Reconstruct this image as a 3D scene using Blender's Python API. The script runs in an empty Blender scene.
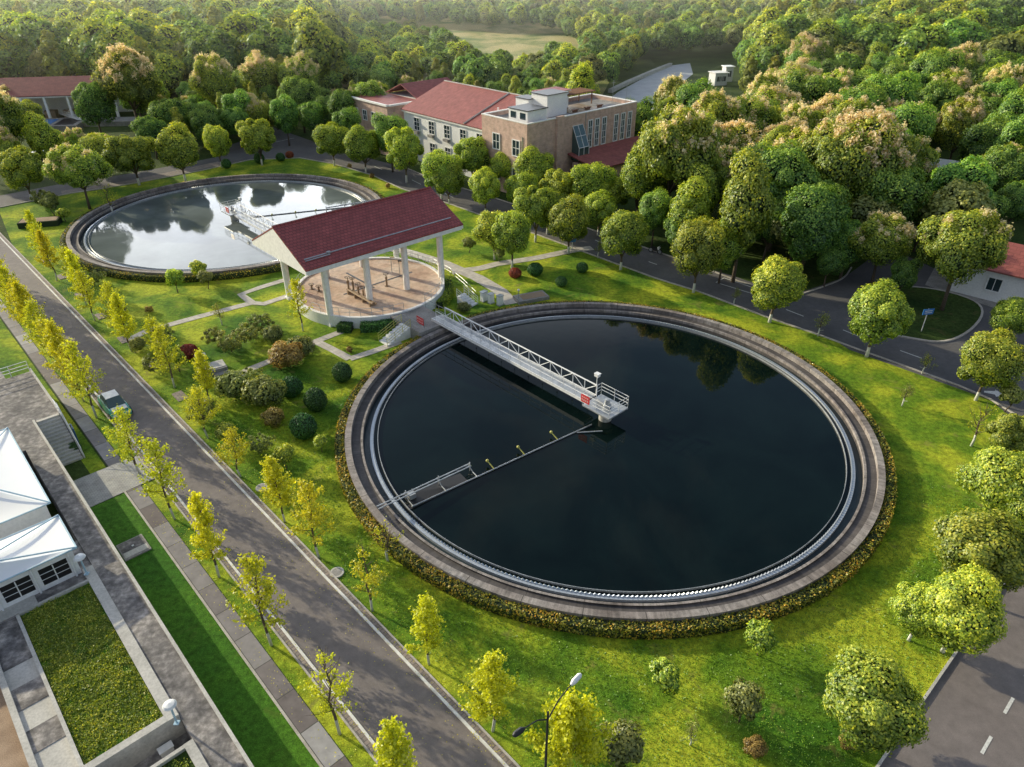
import bpy, math, random
import numpy as np
from math import sin, cos, pi, radians, sqrt, atan2, hypot
from mathutils import Vector, Matrix
rnd = random.Random(11)
SC = bpy.context.scene
COL = SC.collection

# ------------------------------------------------------------------ survey
FOC = 711.0; PITCH = radians(31.82); HC = 34.9
def G(px, py, z=0.0):
    """surveyed ground position (metres) of a spot seen in the photograph, at height z"""
    x = (px - 512) / FOC; y = -(py - 383.5) / FOC
    dz = -sin(PITCH) + y * cos(PITCH); dy = cos(PITCH) + y * sin(PITCH)
    t = -(HC - z) / dz
    return (x * t, dy * t)
def depth(x, y, z=0): return y * cos(PITCH) + (HC - z) * sin(PITCH)
def proj(X, Y, Z=0.0):
    d = depth(X, Y, Z); u = Y * sin(PITCH) + (Z - HC) * cos(PITCH)
    return 512 + FOC * X / d, 383.5 - FOC * u / d
TH = radians(43.0)
U = (cos(TH), sin(TH)); V = (-sin(TH), cos(TH))
def uv(p): return (p[0] * U[0] + p[1] * U[1], p[0] * V[0] + p[1] * V[1])
def W(u, v): return (u * U[0] + v * V[0], u * U[1] + v * V[1])

# ------------------------------------------------------------------ tagging
def tag(o, label=None, cat=None, group=None, kind=None):
    if label: o['label'] = label
    if cat: o['category'] = cat
    if group: o['group'] = group
    if kind: o['kind'] = kind
    return o
def thing(name, label, cat, loc=(0, 0, 0), rz=0.0, group=None):
    o = bpy.data.objects.new(name, None); COL.objects.link(o)
    o.empty_display_size = 0.3
    o.location = loc; o.rotation_euler = (0, 0, rz)
    return tag(o, label, cat, group)
def copy_tree(o, parent=None):
    c = o.copy(); COL.objects.link(c)
    if parent: c.parent = parent
    for ch in list(o.children): copy_tree(ch, c)
    return c

# ------------------------------------------------------------------ mesh builder
class MB:
    def __init__(s): s.v = []; s.f = []; s.m = []
    def add(s, vs, fs, mi=0):
        b = len(s.v); s.v += [tuple(p) for p in vs]
        for f in fs: s.f.append([b + i for i in f]); s.m.append(mi)
        return s
    def box(s, c, d, rz=0.0, mi=0, top=1.0, rx=0.0, ry=0.0):
        hx, hy, hz = d[0] / 2, d[1] / 2, d[2] / 2
        M = Matrix.Rotation(rz, 3, 'Z') @ Matrix.Rotation(ry, 3, 'Y') @ Matrix.Rotation(rx, 3, 'X')
        vs = []
        for z in (-hz, hz):
            k = top if z > 0 else 1.0
            for x, y in ((-hx, -hy), (hx, -hy), (hx, hy), (-hx, hy)):
                p = M @ Vector((x * k, y * k, z)); vs.append((p.x + c[0], p.y + c[1], p.z + c[2]))
        return s.add(vs, [(3, 2, 1, 0), (4, 5, 6, 7), (0, 1, 5, 4), (1, 2, 6, 5), (2, 3, 7, 6), (3, 0, 4, 7)], mi)
    def prism(s, poly, z0, z1, mi=0):
        n = len(poly)
        a = sum(poly[i][0] * poly[(i + 1) % n][1] - poly[(i + 1) % n][0] * poly[i][1] for i in range(n))
        if a < 0: poly = poly[::-1]
        vs = [(p[0], p[1], z0) for p in poly] + [(p[0], p[1], z1) for p in poly]
        fs = [tuple(range(n - 1, -1, -1)), tuple(range(n, 2 * n))] + [(i, (i + 1) % n, n + (i + 1) % n, n + i) for i in range(n)]
        return s.add(vs, fs, mi)
    def sheet(s, poly, z, mi=0):
        n = len(poly)
        a = sum(poly[i][0] * poly[(i + 1) % n][1] - poly[(i + 1) % n][0] * poly[i][1] for i in range(n))
        if a < 0: poly = poly[::-1]
        if n > 4:
            from mathutils.geometry import tessellate_polygon
            tri = tessellate_polygon([[Vector((p[0], p[1], 0)) for p in poly]])
            return s.add([(p[0], p[1], z) for p in poly], [tuple(t) for t in tri], mi)
        return s.add([(p[0], p[1], z) for p in poly], [tuple(range(n))], mi)
    def tube(s, pts, r, n=6, mi=0, cap=True):
        pts = [Vector(p) for p in pts]
        if not hasattr(r, '__len__'): r = [r] * len(pts)
        vs = []; fs = []
        for i, p in enumerate(pts):
            a = pts[max(i - 1, 0)]; b = pts[min(i + 1, len(pts) - 1)]
            t = (b - a).normalized()
            ref = Vector((0, 0, 1)) if abs(t.z) < 0.9 else Vector((1, 0, 0))
            x = t.cross(ref).normalized(); y = t.cross(x)
            for k in range(n):
                q = p + (x * cos(2 * pi * k / n) + y * sin(2 * pi * k / n)) * r[i]; vs.append(q[:])
        for i in range(len(pts) - 1):
            for k in range(n):
                fs.append((i * n + k, (i + 1) * n + k, (i + 1) * n + (k + 1) % n, i * n + (k + 1) % n))
        if cap:
            fs.append(tuple(range(n))); fs.append(tuple((len(pts) - 1) * n + k for k in range(n - 1, -1, -1)))
        return s.add(vs, fs, mi)
    def lathe(s, prof, n=24, c=(0, 0), mi=0, closed=False, a0=0.0, a1=2 * pi):
        full = abs(a1 - a0 - 2 * pi) < 1e-6; cols = n if full else n + 1
        vs = []; fs = []; m = len(prof)
        for k in range(cols):
            a = a0 + (a1 - a0) * k / n
            for (r, z) in prof: vs.append((c[0] + r * cos(a), c[1] + r * sin(a), z))
        for k in range(n):
            k2 = (k + 1) % cols
            for i in range(m if closed else m - 1):
                j = (i + 1) % m
                fs.append((k * m + i, k2 * m + i, k2 * m + j, k * m + j))
        return s.add(vs, fs, mi)
    def ball(s, c, r, n=12, mi=0, sz=1.0):
        prof = [(max(r * sin(pi * i / n), 1e-4), -r * cos(pi * i / n) * sz + c[2]) for i in range(n + 1)]
        return s.lathe(prof, n * 2, (c[0], c[1]), mi)
    def build(s, name, mats, parent=None, smooth=False, loc=None, bevel=0):
        me = bpy.data.meshes.new(name); me.from_pydata(s.v, [], s.f)
        if not isinstance(mats, (list, tuple)): mats = [mats]
        for m in mats: me.materials.append(m)
        me.polygons.foreach_set('material_index', s.m)
        if smooth: me.polygons.foreach_set('use_smooth', [True] * len(s.f))
        me.validate(); me.update()
        o = bpy.data.objects.new(name, me); COL.objects.link(o)
        if parent: o.parent = parent
        if loc: o.location = loc
        if bevel:
            b = o.modifiers.new('Bevel', 'BEVEL'); b.width = bevel; b.segments = 2; b.limit_method = 'ANGLE'
        if smooth and hasattr(me, 'set_sharp_from_angle'): me.set_sharp_from_angle(angle=radians(40))
        return o
def one(name, label, cat, mb, mats, group=None, **k):
    return tag(mb.build(name, mats, **k), label, cat, group)
def struct(name, mb, mats, **k): return tag(mb.build(name, mats, **k), kind='structure')
def ribbon(pts, w0, w1):
    """polygon between offsets w0,w1 (left positive) of a polyline"""
    n = len(pts); L = []; R = []
    for i in range(n):
        a = pts[max(i - 1, 0)]; b = pts[min(i + 1, n - 1)]
        dx, dy = b[0] - a[0], b[1] - a[1]; l = hypot(dx, dy); nx, ny = -dy / l, dx / l
        L.append((pts[i][0] + nx * w0, pts[i][1] + ny * w0)); R.append((pts[i][0] + nx * w1, pts[i][1] + ny * w1))
    return L, R
def strip(mb, pts, w0, w1, z0, z1=None, mi=0):
    L, R = ribbon(pts, w0, w1)
    for i in range(len(pts) - 1):
        q = [L[i], L[i + 1], R[i + 1], R[i]]
        if z1 is None: mb.sheet(q, z0, mi)
    if z1 is not None:
        n = len(pts); vs = []; fs = []
        for i in range(n): vs += [(L[i][0], L[i][1], z0), (L[i][0], L[i][1], z1), (R[i][0], R[i][1], z1), (R[i][0], R[i][1], z0)]
        for i in range(n - 1):
            a = i * 4; b = a + 4
            for k in range(4): fs.append((a + k, a + (k + 1) % 4, b + (k + 1) % 4, b + k))
        fs.append((0, 3, 2, 1)); e = (n - 1) * 4; fs.append((e, e + 1, e + 2, e + 3))
        if w0 < w1: fs = [f[::-1] for f in fs]
        mb.add(vs, fs, mi)
def smoothline(pts, it=2):
    for _ in range(it):
        q = [pts[0]]
        for a, b in zip(pts, pts[1:]):
            q.append((a[0] * .75 + b[0] * .25, a[1] * .75 + b[1] * .25)); q.append((a[0] * .25 + b[0] * .75, a[1] * .25 + b[1] * .75))
        q.append(pts[-1]); pts = q
    return pts

# ------------------------------------------------------------------ materials
def newmat(name):
    m = bpy.data.materials.new(name); m.use_nodes = True
    nt = m.node_tree; nt.nodes.clear(); return m, nt
def N(nt, t, **k):
    n = nt.nodes.new(t)
    for a, b in k.items(): setattr(n, a, b)
    return n
GAIN = {}
def gain(c, k): return tuple(min(.9, x * k) for x in c)
def ramp(nt, stops, interp='LINEAR'):
    r = N(nt, 'ShaderNodeValToRGB'); e = r.color_ramp; e.interpolation = interp
    e.elements[0].position = stops[0][0]; e.elements[0].color = (*stops[0][1], 1)
    e.elements[1].position = stops[-1][0]; e.elements[1].color = (*stops[-1][1], 1)
    for p, c in stops[1:-1]:
        x = e.elements.new(p); x.color = (*c, 1)
    return r
def noise(nt, vec, scale, detail=4, rough=.55, dist=0):
    n = N(nt, 'ShaderNodeTexNoise'); n.inputs['Scale'].default_value = scale; n.inputs['Detail'].default_value = detail
    n.inputs['Roughness'].default_value = rough; n.inputs['Distortion'].default_value = dist
    nt.links.new(vec, n.inputs['Vector']); return n
def pmat(name, layers, rough=.8, bump=0.0, bscale=20, metal=0.0, spec=.5, stretch=None, rot=0.0, space='Object', streak=None):
    """layers: [(scale, [(pos,col)...], factor)] multiplied/mixed over each other"""
    m, nt = newmat(name); L = nt.links
    out = N(nt, 'ShaderNodeOutputMaterial'); b = N(nt, 'ShaderNodeBsdfPrincipled')
    b.inputs['Roughness'].default_value = rough; b.inputs['Metallic'].default_value = metal
    b.inputs['Specular IOR Level'].default_value = spec
    tc = N(nt, 'ShaderNodeTexCoord'); vec = tc.outputs['Object' if space == 'World' else space]
    if space == 'World':
        g = N(nt, 'ShaderNodeNewGeometry'); vec = g.outputs['Position']
    if stretch or rot:
        mp = N(nt, 'ShaderNodeMapping'); L.new(vec, mp.inputs['Vector']); mp.inputs['Rotation'].default_value = (0, 0, rot)
        if stretch: mp.inputs['Scale'].default_value = stretch
        vec = mp.outputs[0]
    cur = None
    for i, (sc, st, fac) in enumerate(layers):
        n = noise(nt, vec, sc, 5, .6); r = ramp(nt, st); L.new(n.outputs['Fac'], r.inputs[0])
        if cur is None: cur = r.outputs[0]
        else:
            mx = N(nt, 'ShaderNodeMix', data_type='RGBA'); mx.blend_type = 'MULTIPLY'; mx.inputs[0].default_value = fac
            L.new(cur, mx.inputs[6]); L.new(r.outputs[0], mx.inputs[7]); cur = mx.outputs[2]
    L.new(cur, b.inputs['Base Color'])
    if bump:
        n = noise(nt, vec, bscale, 4, .65); bp = N(nt, 'ShaderNodeBump'); bp.inputs['Strength'].default_value = bump
        bp.inputs['Distance'].default_value = .05; L.new(n.outputs['Fac'], bp.inputs['Height']); L.new(bp.outputs[0], b.inputs['Normal'])
    L.new(b.outputs[0], out.inputs[0]); return m
def g3(v): return (v, v, v)
def plain(name, c, rough=.5, metal=0.0, var=.12, scale=3.0, bump=0.0, spec=.5):
    lo = tuple(max(0, x * (1 - var)) for x in c); hi = tuple(min(1, x * (1 + var * .6)) for x in c)
    return pmat(name, [(scale, [(.3, lo), (.7, hi)], 1), (scale * 9, [(.3, g3(.86)), (.65, g3(1.0))], .6)], rough, bump, scale * 12, metal, spec)

M = {}
def leafmat(name, dark, mid, lite, trans=.35, tcol=None, var=.25):
    if lite[0] < .5: dark, mid, lite = gain(dark, 1.2), gain(mid, 1.8), gain(lite, 2.1)  # lit tones raised most: sun and shade contrast put into the leaf colours
    m, nt = newmat(name); L = nt.links
    out = N(nt, 'ShaderNodeOutputMaterial')
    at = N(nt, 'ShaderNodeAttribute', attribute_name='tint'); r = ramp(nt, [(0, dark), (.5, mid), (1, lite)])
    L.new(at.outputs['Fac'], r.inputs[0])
    oi = N(nt, 'ShaderNodeObjectInfo'); mr = N(nt, 'ShaderNodeMapRange')
    mr.inputs['To Min'].default_value = 1 - var; mr.inputs['To Max'].default_value = 1 + var
    L.new(oi.outputs['Random'], mr.inputs['Value'])
    hs = N(nt, 'ShaderNodeHueSaturation'); L.new(mr.outputs[0], hs.inputs['Value']); L.new(r.outputs[0], hs.inputs['Color'])
    mh = N(nt, 'ShaderNodeMath', operation='MULTIPLY'); mh.inputs[1].default_value = 7.31; L.new(oi.outputs['Random'], mh.inputs[0])
    fr = N(nt, 'ShaderNodeMath', operation='FRACT'); L.new(mh.outputs[0], fr.inputs[0])
    mr2 = N(nt, 'ShaderNodeMapRange'); mr2.inputs['To Min'].default_value = .488; mr2.inputs['To Max'].default_value = .515
    L.new(fr.outputs[0], mr2.inputs['Value']); L.new(mr2.outputs[0], hs.inputs['Hue'])
    d = N(nt, 'ShaderNodeBsdfDiffuse'); L.new(hs.outputs[0], d.inputs['Color'])
    t = N(nt, 'ShaderNodeBsdfTranslucent')
    tm = N(nt, 'ShaderNodeMix', data_type='RGBA'); tm.blend_type = 'MULTIPLY'; tm.inputs[0].default_value = 1
    L.new(hs.outputs[0], tm.inputs[6]); tm.inputs[7].default_value = (*(tcol or (1.5, 1.35, .45)), 1)
    L.new(tm.outputs[2], t.inputs['Color'])
    mx = N(nt, 'ShaderNodeMixShader'); mx.inputs[0].default_value = trans; L.new(d.outputs[0], mx.inputs[1]); L.new(t.outputs[0], mx.inputs[2])
    gl = N(nt, 'ShaderNodeBsdfGlossy'); gl.inputs['Roughness'].default_value = .45; gl.inputs['Color'].default_value = (.9, .95, 1, 1)
    m2 = N(nt, 'ShaderNodeMixShader'); m2.inputs[0].default_value = .035; L.new(mx.outputs[0], m2.inputs[1]); L.new(gl.outputs[0], m2.inputs[2])
    L.new(m2.outputs[0], out.inputs[0]); return m
M['camphor'] = leafmat('camphor_leaves', (.026, .06, .012), (.15, .22, .026), (.44, .44, .05), .42)
M['camphor_b'] = leafmat('deep_green_leaves', (.018, .05, .013), (.07, .15, .025), (.24, .32, .045), .35)
M['goldrain'] = leafmat('golden_rain_leaves', (.028, .06, .011), (.13, .19, .022), (.38, .38, .045), .4)
M['capsule'] = leafmat('seed_capsules', (.60, .48, .22), (.86, .72, .42), (.92, .84, .60), .5, (1.1, 1.0, .75), .15)
M['ginkgo'] = leafmat('ginkgo_leaves', (.36, .40, .02), (.66, .66, .028), (.86, .82, .04), .45, (1.1, 1.05, .5), .12)
M['ginkgo_g'] = leafmat('ginkgo_turning_leaves', (.26, .31, .02), (.54, .55, .03), (.80, .75, .04), .45, (1.1, 1.05, .5), .15)
M['olive'] = leafmat('olive_leaves', (.05, .07, .02), (.12, .145, .04), (.24, .24, .06), .3)
M['feather'] = leafmat('feathery_leaves', (.06, .08, .014), (.17, .20, .03), (.32, .30, .045), .4)
M['rust'] = leafmat('rusty_leaves', (.09, .07, .02), (.19, .135, .035), (.33, .25, .06), .3, (1.3, .9, .5))
M['red_leaf'] = leafmat('red_leaves', (.07, .012, .012), (.16, .03, .018), (.28, .07, .03), .25, (1.3, .7, .5))
M['clipped'] = leafmat('clipped_leaves', (.016, .045, .016), (.035, .09, .022), (.07, .15, .03), .2)
M['hedge'] = leafmat('hedge_leaves', (.05, .08, .01), (.20, .21, .02), (.42, .27, .04), .3, (1.3, 1.0, .5), .1)
M['hedge_red'] = leafmat('hedge_red_leaves', (.05, .06, .01), (.22, .12, .02), (.45, .20, .04), .3, (1.3, .9, .5), .1)
M['weed'] = leafmat('weed_leaves', (.05, .09, .012), (.15, .20, .025), (.40, .36, .07), .35)
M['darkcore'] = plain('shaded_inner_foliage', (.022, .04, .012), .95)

M['bark'] = pmat('bark', [(14, [(.3, (.055, .04, .028)), (.7, (.14, .105, .075))], 1)], .9, .5, 30)
def painted_bark():
    m, nt = newmat('bark_with_whitewash'); L = nt.links
    out = N(nt, 'ShaderNodeOutputMaterial'); b = N(nt, 'ShaderNodeBsdfPrincipled'); b.inputs['Roughness'].default_value = .9
    tc = N(nt, 'ShaderNodeTexCoord'); n = noise(nt, tc.outputs['Object'], 14)
    r1 = ramp(nt, [(.3, (.07, .05, .035)), (.7, (.17, .13, .09))]); L.new(n.outputs['Fac'], r1.inputs[0])
    r2 = ramp(nt, [(.3, (.5, .5, .47)), (.7, (.72, .72, .68))]); L.new(n.outputs['Fac'], r2.inputs[0])
    s = N(nt, 'ShaderNodeSeparateXYZ'); L.new(tc.outputs['Object'], s.inputs[0])
    c = N(nt, 'ShaderNodeMath', operation='LESS_THAN'); L.new(s.outputs[2], c.inputs[0]); c.inputs[1].default_value = .95
    mx = N(nt, 'ShaderNodeMix', data_type='RGBA'); L.new(c.outputs[0], mx.inputs[0]); L.new(r1.outputs[0], mx.inputs[6]); L.new(r2.outputs[0], mx.inputs[7])
    L.new(mx.outputs[2], b.inputs['Base Color']); L.new(b.outputs[0], out.inputs[0]); return m
M['bark_white'] = painted_bark()

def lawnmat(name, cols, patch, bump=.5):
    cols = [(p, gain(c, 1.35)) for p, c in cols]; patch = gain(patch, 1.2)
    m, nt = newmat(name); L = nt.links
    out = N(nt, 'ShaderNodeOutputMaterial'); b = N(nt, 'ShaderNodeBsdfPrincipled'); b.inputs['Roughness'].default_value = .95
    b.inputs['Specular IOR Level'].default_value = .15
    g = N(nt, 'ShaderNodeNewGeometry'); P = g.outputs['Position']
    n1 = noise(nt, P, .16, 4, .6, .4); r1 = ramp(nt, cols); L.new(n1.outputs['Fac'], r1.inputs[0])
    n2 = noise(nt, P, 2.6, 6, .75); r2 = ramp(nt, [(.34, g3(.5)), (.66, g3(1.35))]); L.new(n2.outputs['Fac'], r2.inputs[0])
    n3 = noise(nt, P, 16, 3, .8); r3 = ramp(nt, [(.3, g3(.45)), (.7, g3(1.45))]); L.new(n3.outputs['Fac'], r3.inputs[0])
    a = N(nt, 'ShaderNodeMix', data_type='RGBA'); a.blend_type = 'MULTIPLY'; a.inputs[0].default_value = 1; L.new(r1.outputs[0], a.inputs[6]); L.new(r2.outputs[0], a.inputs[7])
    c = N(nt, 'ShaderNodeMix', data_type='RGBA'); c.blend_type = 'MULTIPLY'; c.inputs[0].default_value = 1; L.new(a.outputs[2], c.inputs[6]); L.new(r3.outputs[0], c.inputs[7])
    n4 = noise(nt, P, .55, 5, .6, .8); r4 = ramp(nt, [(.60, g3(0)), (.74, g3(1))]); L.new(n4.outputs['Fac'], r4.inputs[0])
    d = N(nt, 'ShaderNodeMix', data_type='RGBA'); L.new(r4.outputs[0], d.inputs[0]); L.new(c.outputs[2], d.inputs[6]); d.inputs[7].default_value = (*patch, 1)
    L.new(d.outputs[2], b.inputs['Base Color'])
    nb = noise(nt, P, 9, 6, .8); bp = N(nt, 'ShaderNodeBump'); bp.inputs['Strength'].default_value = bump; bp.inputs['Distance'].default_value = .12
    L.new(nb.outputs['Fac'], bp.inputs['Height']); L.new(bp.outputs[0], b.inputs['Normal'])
    # blades catch the low sun: a translucent share
    t = N(nt, 'ShaderNodeBsdfTranslucent'); L.new(d.outputs[2], t.inputs['Color'])
    L.new(b.outputs[0], out.inputs[0]); return m
M['lawn'] = lawnmat('lawn_grass', [(.34, (.045, .12, .010)), (.48, (.13, .215, .014)), (.60, (.32, .36, .025))], (.20, .19, .05))
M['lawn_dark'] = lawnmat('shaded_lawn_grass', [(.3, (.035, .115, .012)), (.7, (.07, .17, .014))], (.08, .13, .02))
M['forest_floor'] = lawnmat('woodland_floor', [(.3, (.02, .045, .01)), (.7, (.06, .09, .02))], (.09, .08, .03))
M['field'] = lawnmat('field_grass', [(.38, (.13, .19, .05)), (.55, (.42, .36, .16))], (.12, .16, .05))
M['field'].node_tree.nodes['Noise Texture'].inputs['Scale'].default_value = .035
M['field'].node_tree.nodes['Noise Texture.003'].inputs['Scale'].default_value = .09
M['asphalt'] = pmat('asphalt', [(.25, [(.3, (.10, .098, .105)), (.7, (.155, .15, .155))], 1), (2.5, [(.3, g3(.8)), (.7, g3(1.1))], .8), (45, [(.3, g3(.65)), (.7, g3(1.2))], .8)], .85, .25, 60, space='World')
M['asphalt_warm'] = pmat('worn_asphalt', [(.2, [(.3, (.19, .165, .16)), (.7, (.235, .205, .198))], 1), (1.6, [(.3, g3(.78)), (.7, g3(1.1))], .8), (40, [(.3, g3(.65)), (.7, g3(1.2))], .8)], .85, .25, 60, space='World')
M['concrete_road'] = pmat('concrete_road', [(.3, [(.3, (.42, .44, .47)), (.7, (.56, .58, .60))], 1)], .85, space='World')
M['paint'] = pmat('road_paint', [(9, [(.3, (.5, .5, .48)), (.6, (.74, .74, .72))], 1)], .7, space='World')
M['kerb'] = pmat('kerb_concrete', [(1.2, [(.3, (.40, .37, .33)), (.7, (.62, .58, .53))], 1), (14, [(.35, g3(.6)), (.6, g3(1.05))], .7)], .85, .2, 30, space='World')
M['concrete'] = pmat('concrete', [(.7, [(.3, (.24, .23, .22)), (.7, (.42, .40, .38))], 1), (7, [(.3, g3(.6)), (.65, g3(1.1))], .8), (40, [(.3, g3(.75)), (.7, g3(1.1))], .7)], .85, .3, 30, space='World')
M['concrete_lt'] = pmat('pale_concrete', [(.7, [(.3, (.42, .41, .38)), (.7, (.62, .60, .56))], 1), (8, [(.3, g3(.72)), (.6, g3(1.05))], .8)], .85, .2, 30, space='World')
M['concrete_dk'] = pmat('stained_concrete', [(.45, [(.32, (.10, .095, .10)), (.5, (.22, .205, .20)), (.68, (.46, .42, .39))], 1), (2.6, [(.34, g3(.5)), (.5, g3(.85)), (.66, g3(1.5))], .95), (30, [(.3, g3(.7)), (.7, g3(1.15))], .8)], .88, .3, 30, space='World')
M['walk_stain'] = pmat('damp_channel_concrete', [(.35, [(.3, (.05, .044, .047)), (.7, (.14, .125, .12))], 1), (4, [(.3, g3(.7)), (.7, g3(1.15))], .8)], .7, .15, 20, space='World')
M['steel'] = pmat('galvanised_steel', [(2, [(.3, (.36, .38, .40)), (.7, (.58, .60, .62))], 1), (25, [(.3, g3(.75)), (.7, g3(1.05))], .7)], .45, metal=.55, space='World')
M['white_steel'] = plain('white_painted_steel', (.85, .86, .87), .45)
M['white'] = plain('white_render', (.90, .89, .87), .8, bump=.1)
M['white_wall'] = pmat('white_plaster', [(.6, [(.3, (.78, .79, .81)), (.7, (.88, .88, .88))], 1), (5, [(.3, g3(.82)), (.6, g3(1.0))], .7)], .85)
M['membrane'] = pmat('white_roof_membrane', [(.5, [(.3, (.86, .87, .89)), (.7, (.90, .90, .90))], 1)], .55)
M['weir_wet'] = plain('wet_steel_weir', (.55, .60, .66), .2, metal=.3)
M['black'] = plain('black_void', (.01, .01, .012), .5)
M['dark_metal'] = plain('dark_metal', (.035, .037, .04), .5, metal=.4)
M['red'] = plain('red_sign_paint', (.70, .03, .03), .4)
M['blue'] = plain('blue_sign_paint', (.05, .22, .60), .4)
M['blue_pipe'] = plain('pale_blue_pipe', (.40, .58, .70), .45)
M['blue_deep'] = plain('blue_enamel', (.03, .11, .32), .4)
M['glass'] = plain('window_glass', (.03, .05, .065), .08, spec=.9)
M['glass_gr'] = plain('green_window_glass', (.05, .10, .10), .08, spec=.9)
M['yellow'] = plain('yellow_rail_paint', (.55, .52, .12), .5)
M['teal'] = plain('teal_car_paint', (.03, .36, .30), .25, spec=.8)
M['rubber'] = plain('black_rubber', (.015, .015, .015), .8)
M['wood'] = plain('timber', (.22, .11, .06), .7)
M['bronze'] = plain('brown_pump_paint', (.32, .23, .15), .5, metal=.3)
M['gravel'] = pmat('orange_gravel', [(.8, [(.3, (.30, .20, .13)), (.7, (.50, .36, .25))], 1), (22, [(.3, g3(.5)), (.7, g3(1.2))], .9)], .9, .5, 40, space='World')
M['floor_pav'] = pmat('worn_floor_paint', [(.25, [(.3, (.40, .24, .17)), (.5, (.60, .44, .33)), (.7, (.72, .60, .50))], 1), (2.2, [(.3, g3(.7)), (.65, g3(1.1))], .9), (18, [(.3, g3(.85)), (.6, g3(1.05))], .7)], .8, .1, 20, space='World')

def brickmat(name, c1, c2, mortar, sc, bw, bh, rough=.85, bump=.3, space='Object', rot=0, msize=.02, off=.5):
    m, nt = newmat(name); L = nt.links
    out = N(nt, 'ShaderNodeOutputMaterial'); b = N(nt, 'ShaderNodeBsdfPrincipled'); b.inputs['Roughness'].default_value = rough
    if space == 'World':
        g = N(nt, 'ShaderNodeNewGeometry'); vec = g.outputs['Position']
    else:
        tc = N(nt, 'ShaderNodeTexCoord'); vec = tc.outputs['Object' if space == 'World' else space]
    mp = N(nt, 'ShaderNodeMapping'); L.new(vec, mp.inputs['Vector']); mp.inputs['Rotation'].default_value = (0, 0, rot) if not isinstance(rot, tuple) else rot
    t = N(nt, 'ShaderNodeTexBrick'); t.inputs['Scale'].default_value = sc; t.inputs['Color1'].default_value = (*c1, 1); t.inputs['Color2'].default_value = (*c2, 1)
    t.inputs['Mortar'].default_value = (*mortar, 1); t.inputs['Brick Width'].default_value = bw; t.inputs['Row Height'].default_value = bh
    t.inputs['Mortar Size'].default_value = msize; t.offset = off
    L.new(mp.outputs[0], t.inputs['Vector'])
    n = noise(nt, vec, 1.1, 5, .6); r = ramp(nt, [(.3, g3(.68)), (.7, g3(1.12))]); L.new(n.outputs['Fac'], r.inputs[0])
    mx = N(nt, 'ShaderNodeMix', data_type='RGBA'); mx.blend_type = 'MULTIPLY'; mx.inputs[0].default_value = .9
    L.new(t.outputs['Color'], mx.inputs[6]); L.new(r.outputs[0], mx.inputs[7]); L.new(mx.outputs[2], b.inputs['Base Color'])
    bp = N(nt, 'ShaderNodeBump'); bp.inputs['Strength'].default_value = bump; bp.inputs['Distance'].default_value = .03; bp.invert = True
    L.new(t.outputs['Fac'], bp.inputs['Height']); L.new(bp.outputs[0], b.inputs['Normal'])
    L.new(b.outputs[0], out.inputs[0]); return m
M['pavers'] = brickmat('strip_pavers', (.34, .28, .25), (.24, .20, .18), (.13, .12, .11), 1.0, .5, .25, space='World', rot=-TH)
M['pavers_lt'] = brickmat('pale_pavers', (.46, .45, .44), (.38, .38, .38), (.25, .25, .25), 1.0, .3, .15, space='World', rot=-TH, msize=.012)
M['slabs'] = brickmat('path_slabs', (.42, .41, .42), (.15, .125, .125), (.09, .085, .08), 1.0, 1.7, 2.6, space='World', rot=-TH, msize=.03, off=0)
M['path'] = brickmat('pale_path', (.60, .56, .50), (.52, .48, .43), (.34, .31, .28), 1.0, .6, .6, space='World', rot=-TH, msize=.015, off=0)

M['rim'] = pmat('weathered_rim_concrete', [(.22, [(.32, (.20, .165, .15)), (.5, (.34, .30, .28)), (.68, (.44, .41, .39))], 1), (1.8, [(.3, g3(.55)), (.55, g3(1.0)), (.7, g3(1.15))], .9), (14, [(.3, g3(.65)), (.65, g3(1.1))], .8)], .85, .3, 24, space='World')

M['paint_kerb'] = pmat('whitewashed_kerb', [(1.5, [(.3, (.58, .56, .53)), (.6, (.82, .81, .78))], 1), (16, [(.3, g3(.75)), (.55, g3(1.0))], .6)], .8, .1, 30, space='World')

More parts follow.
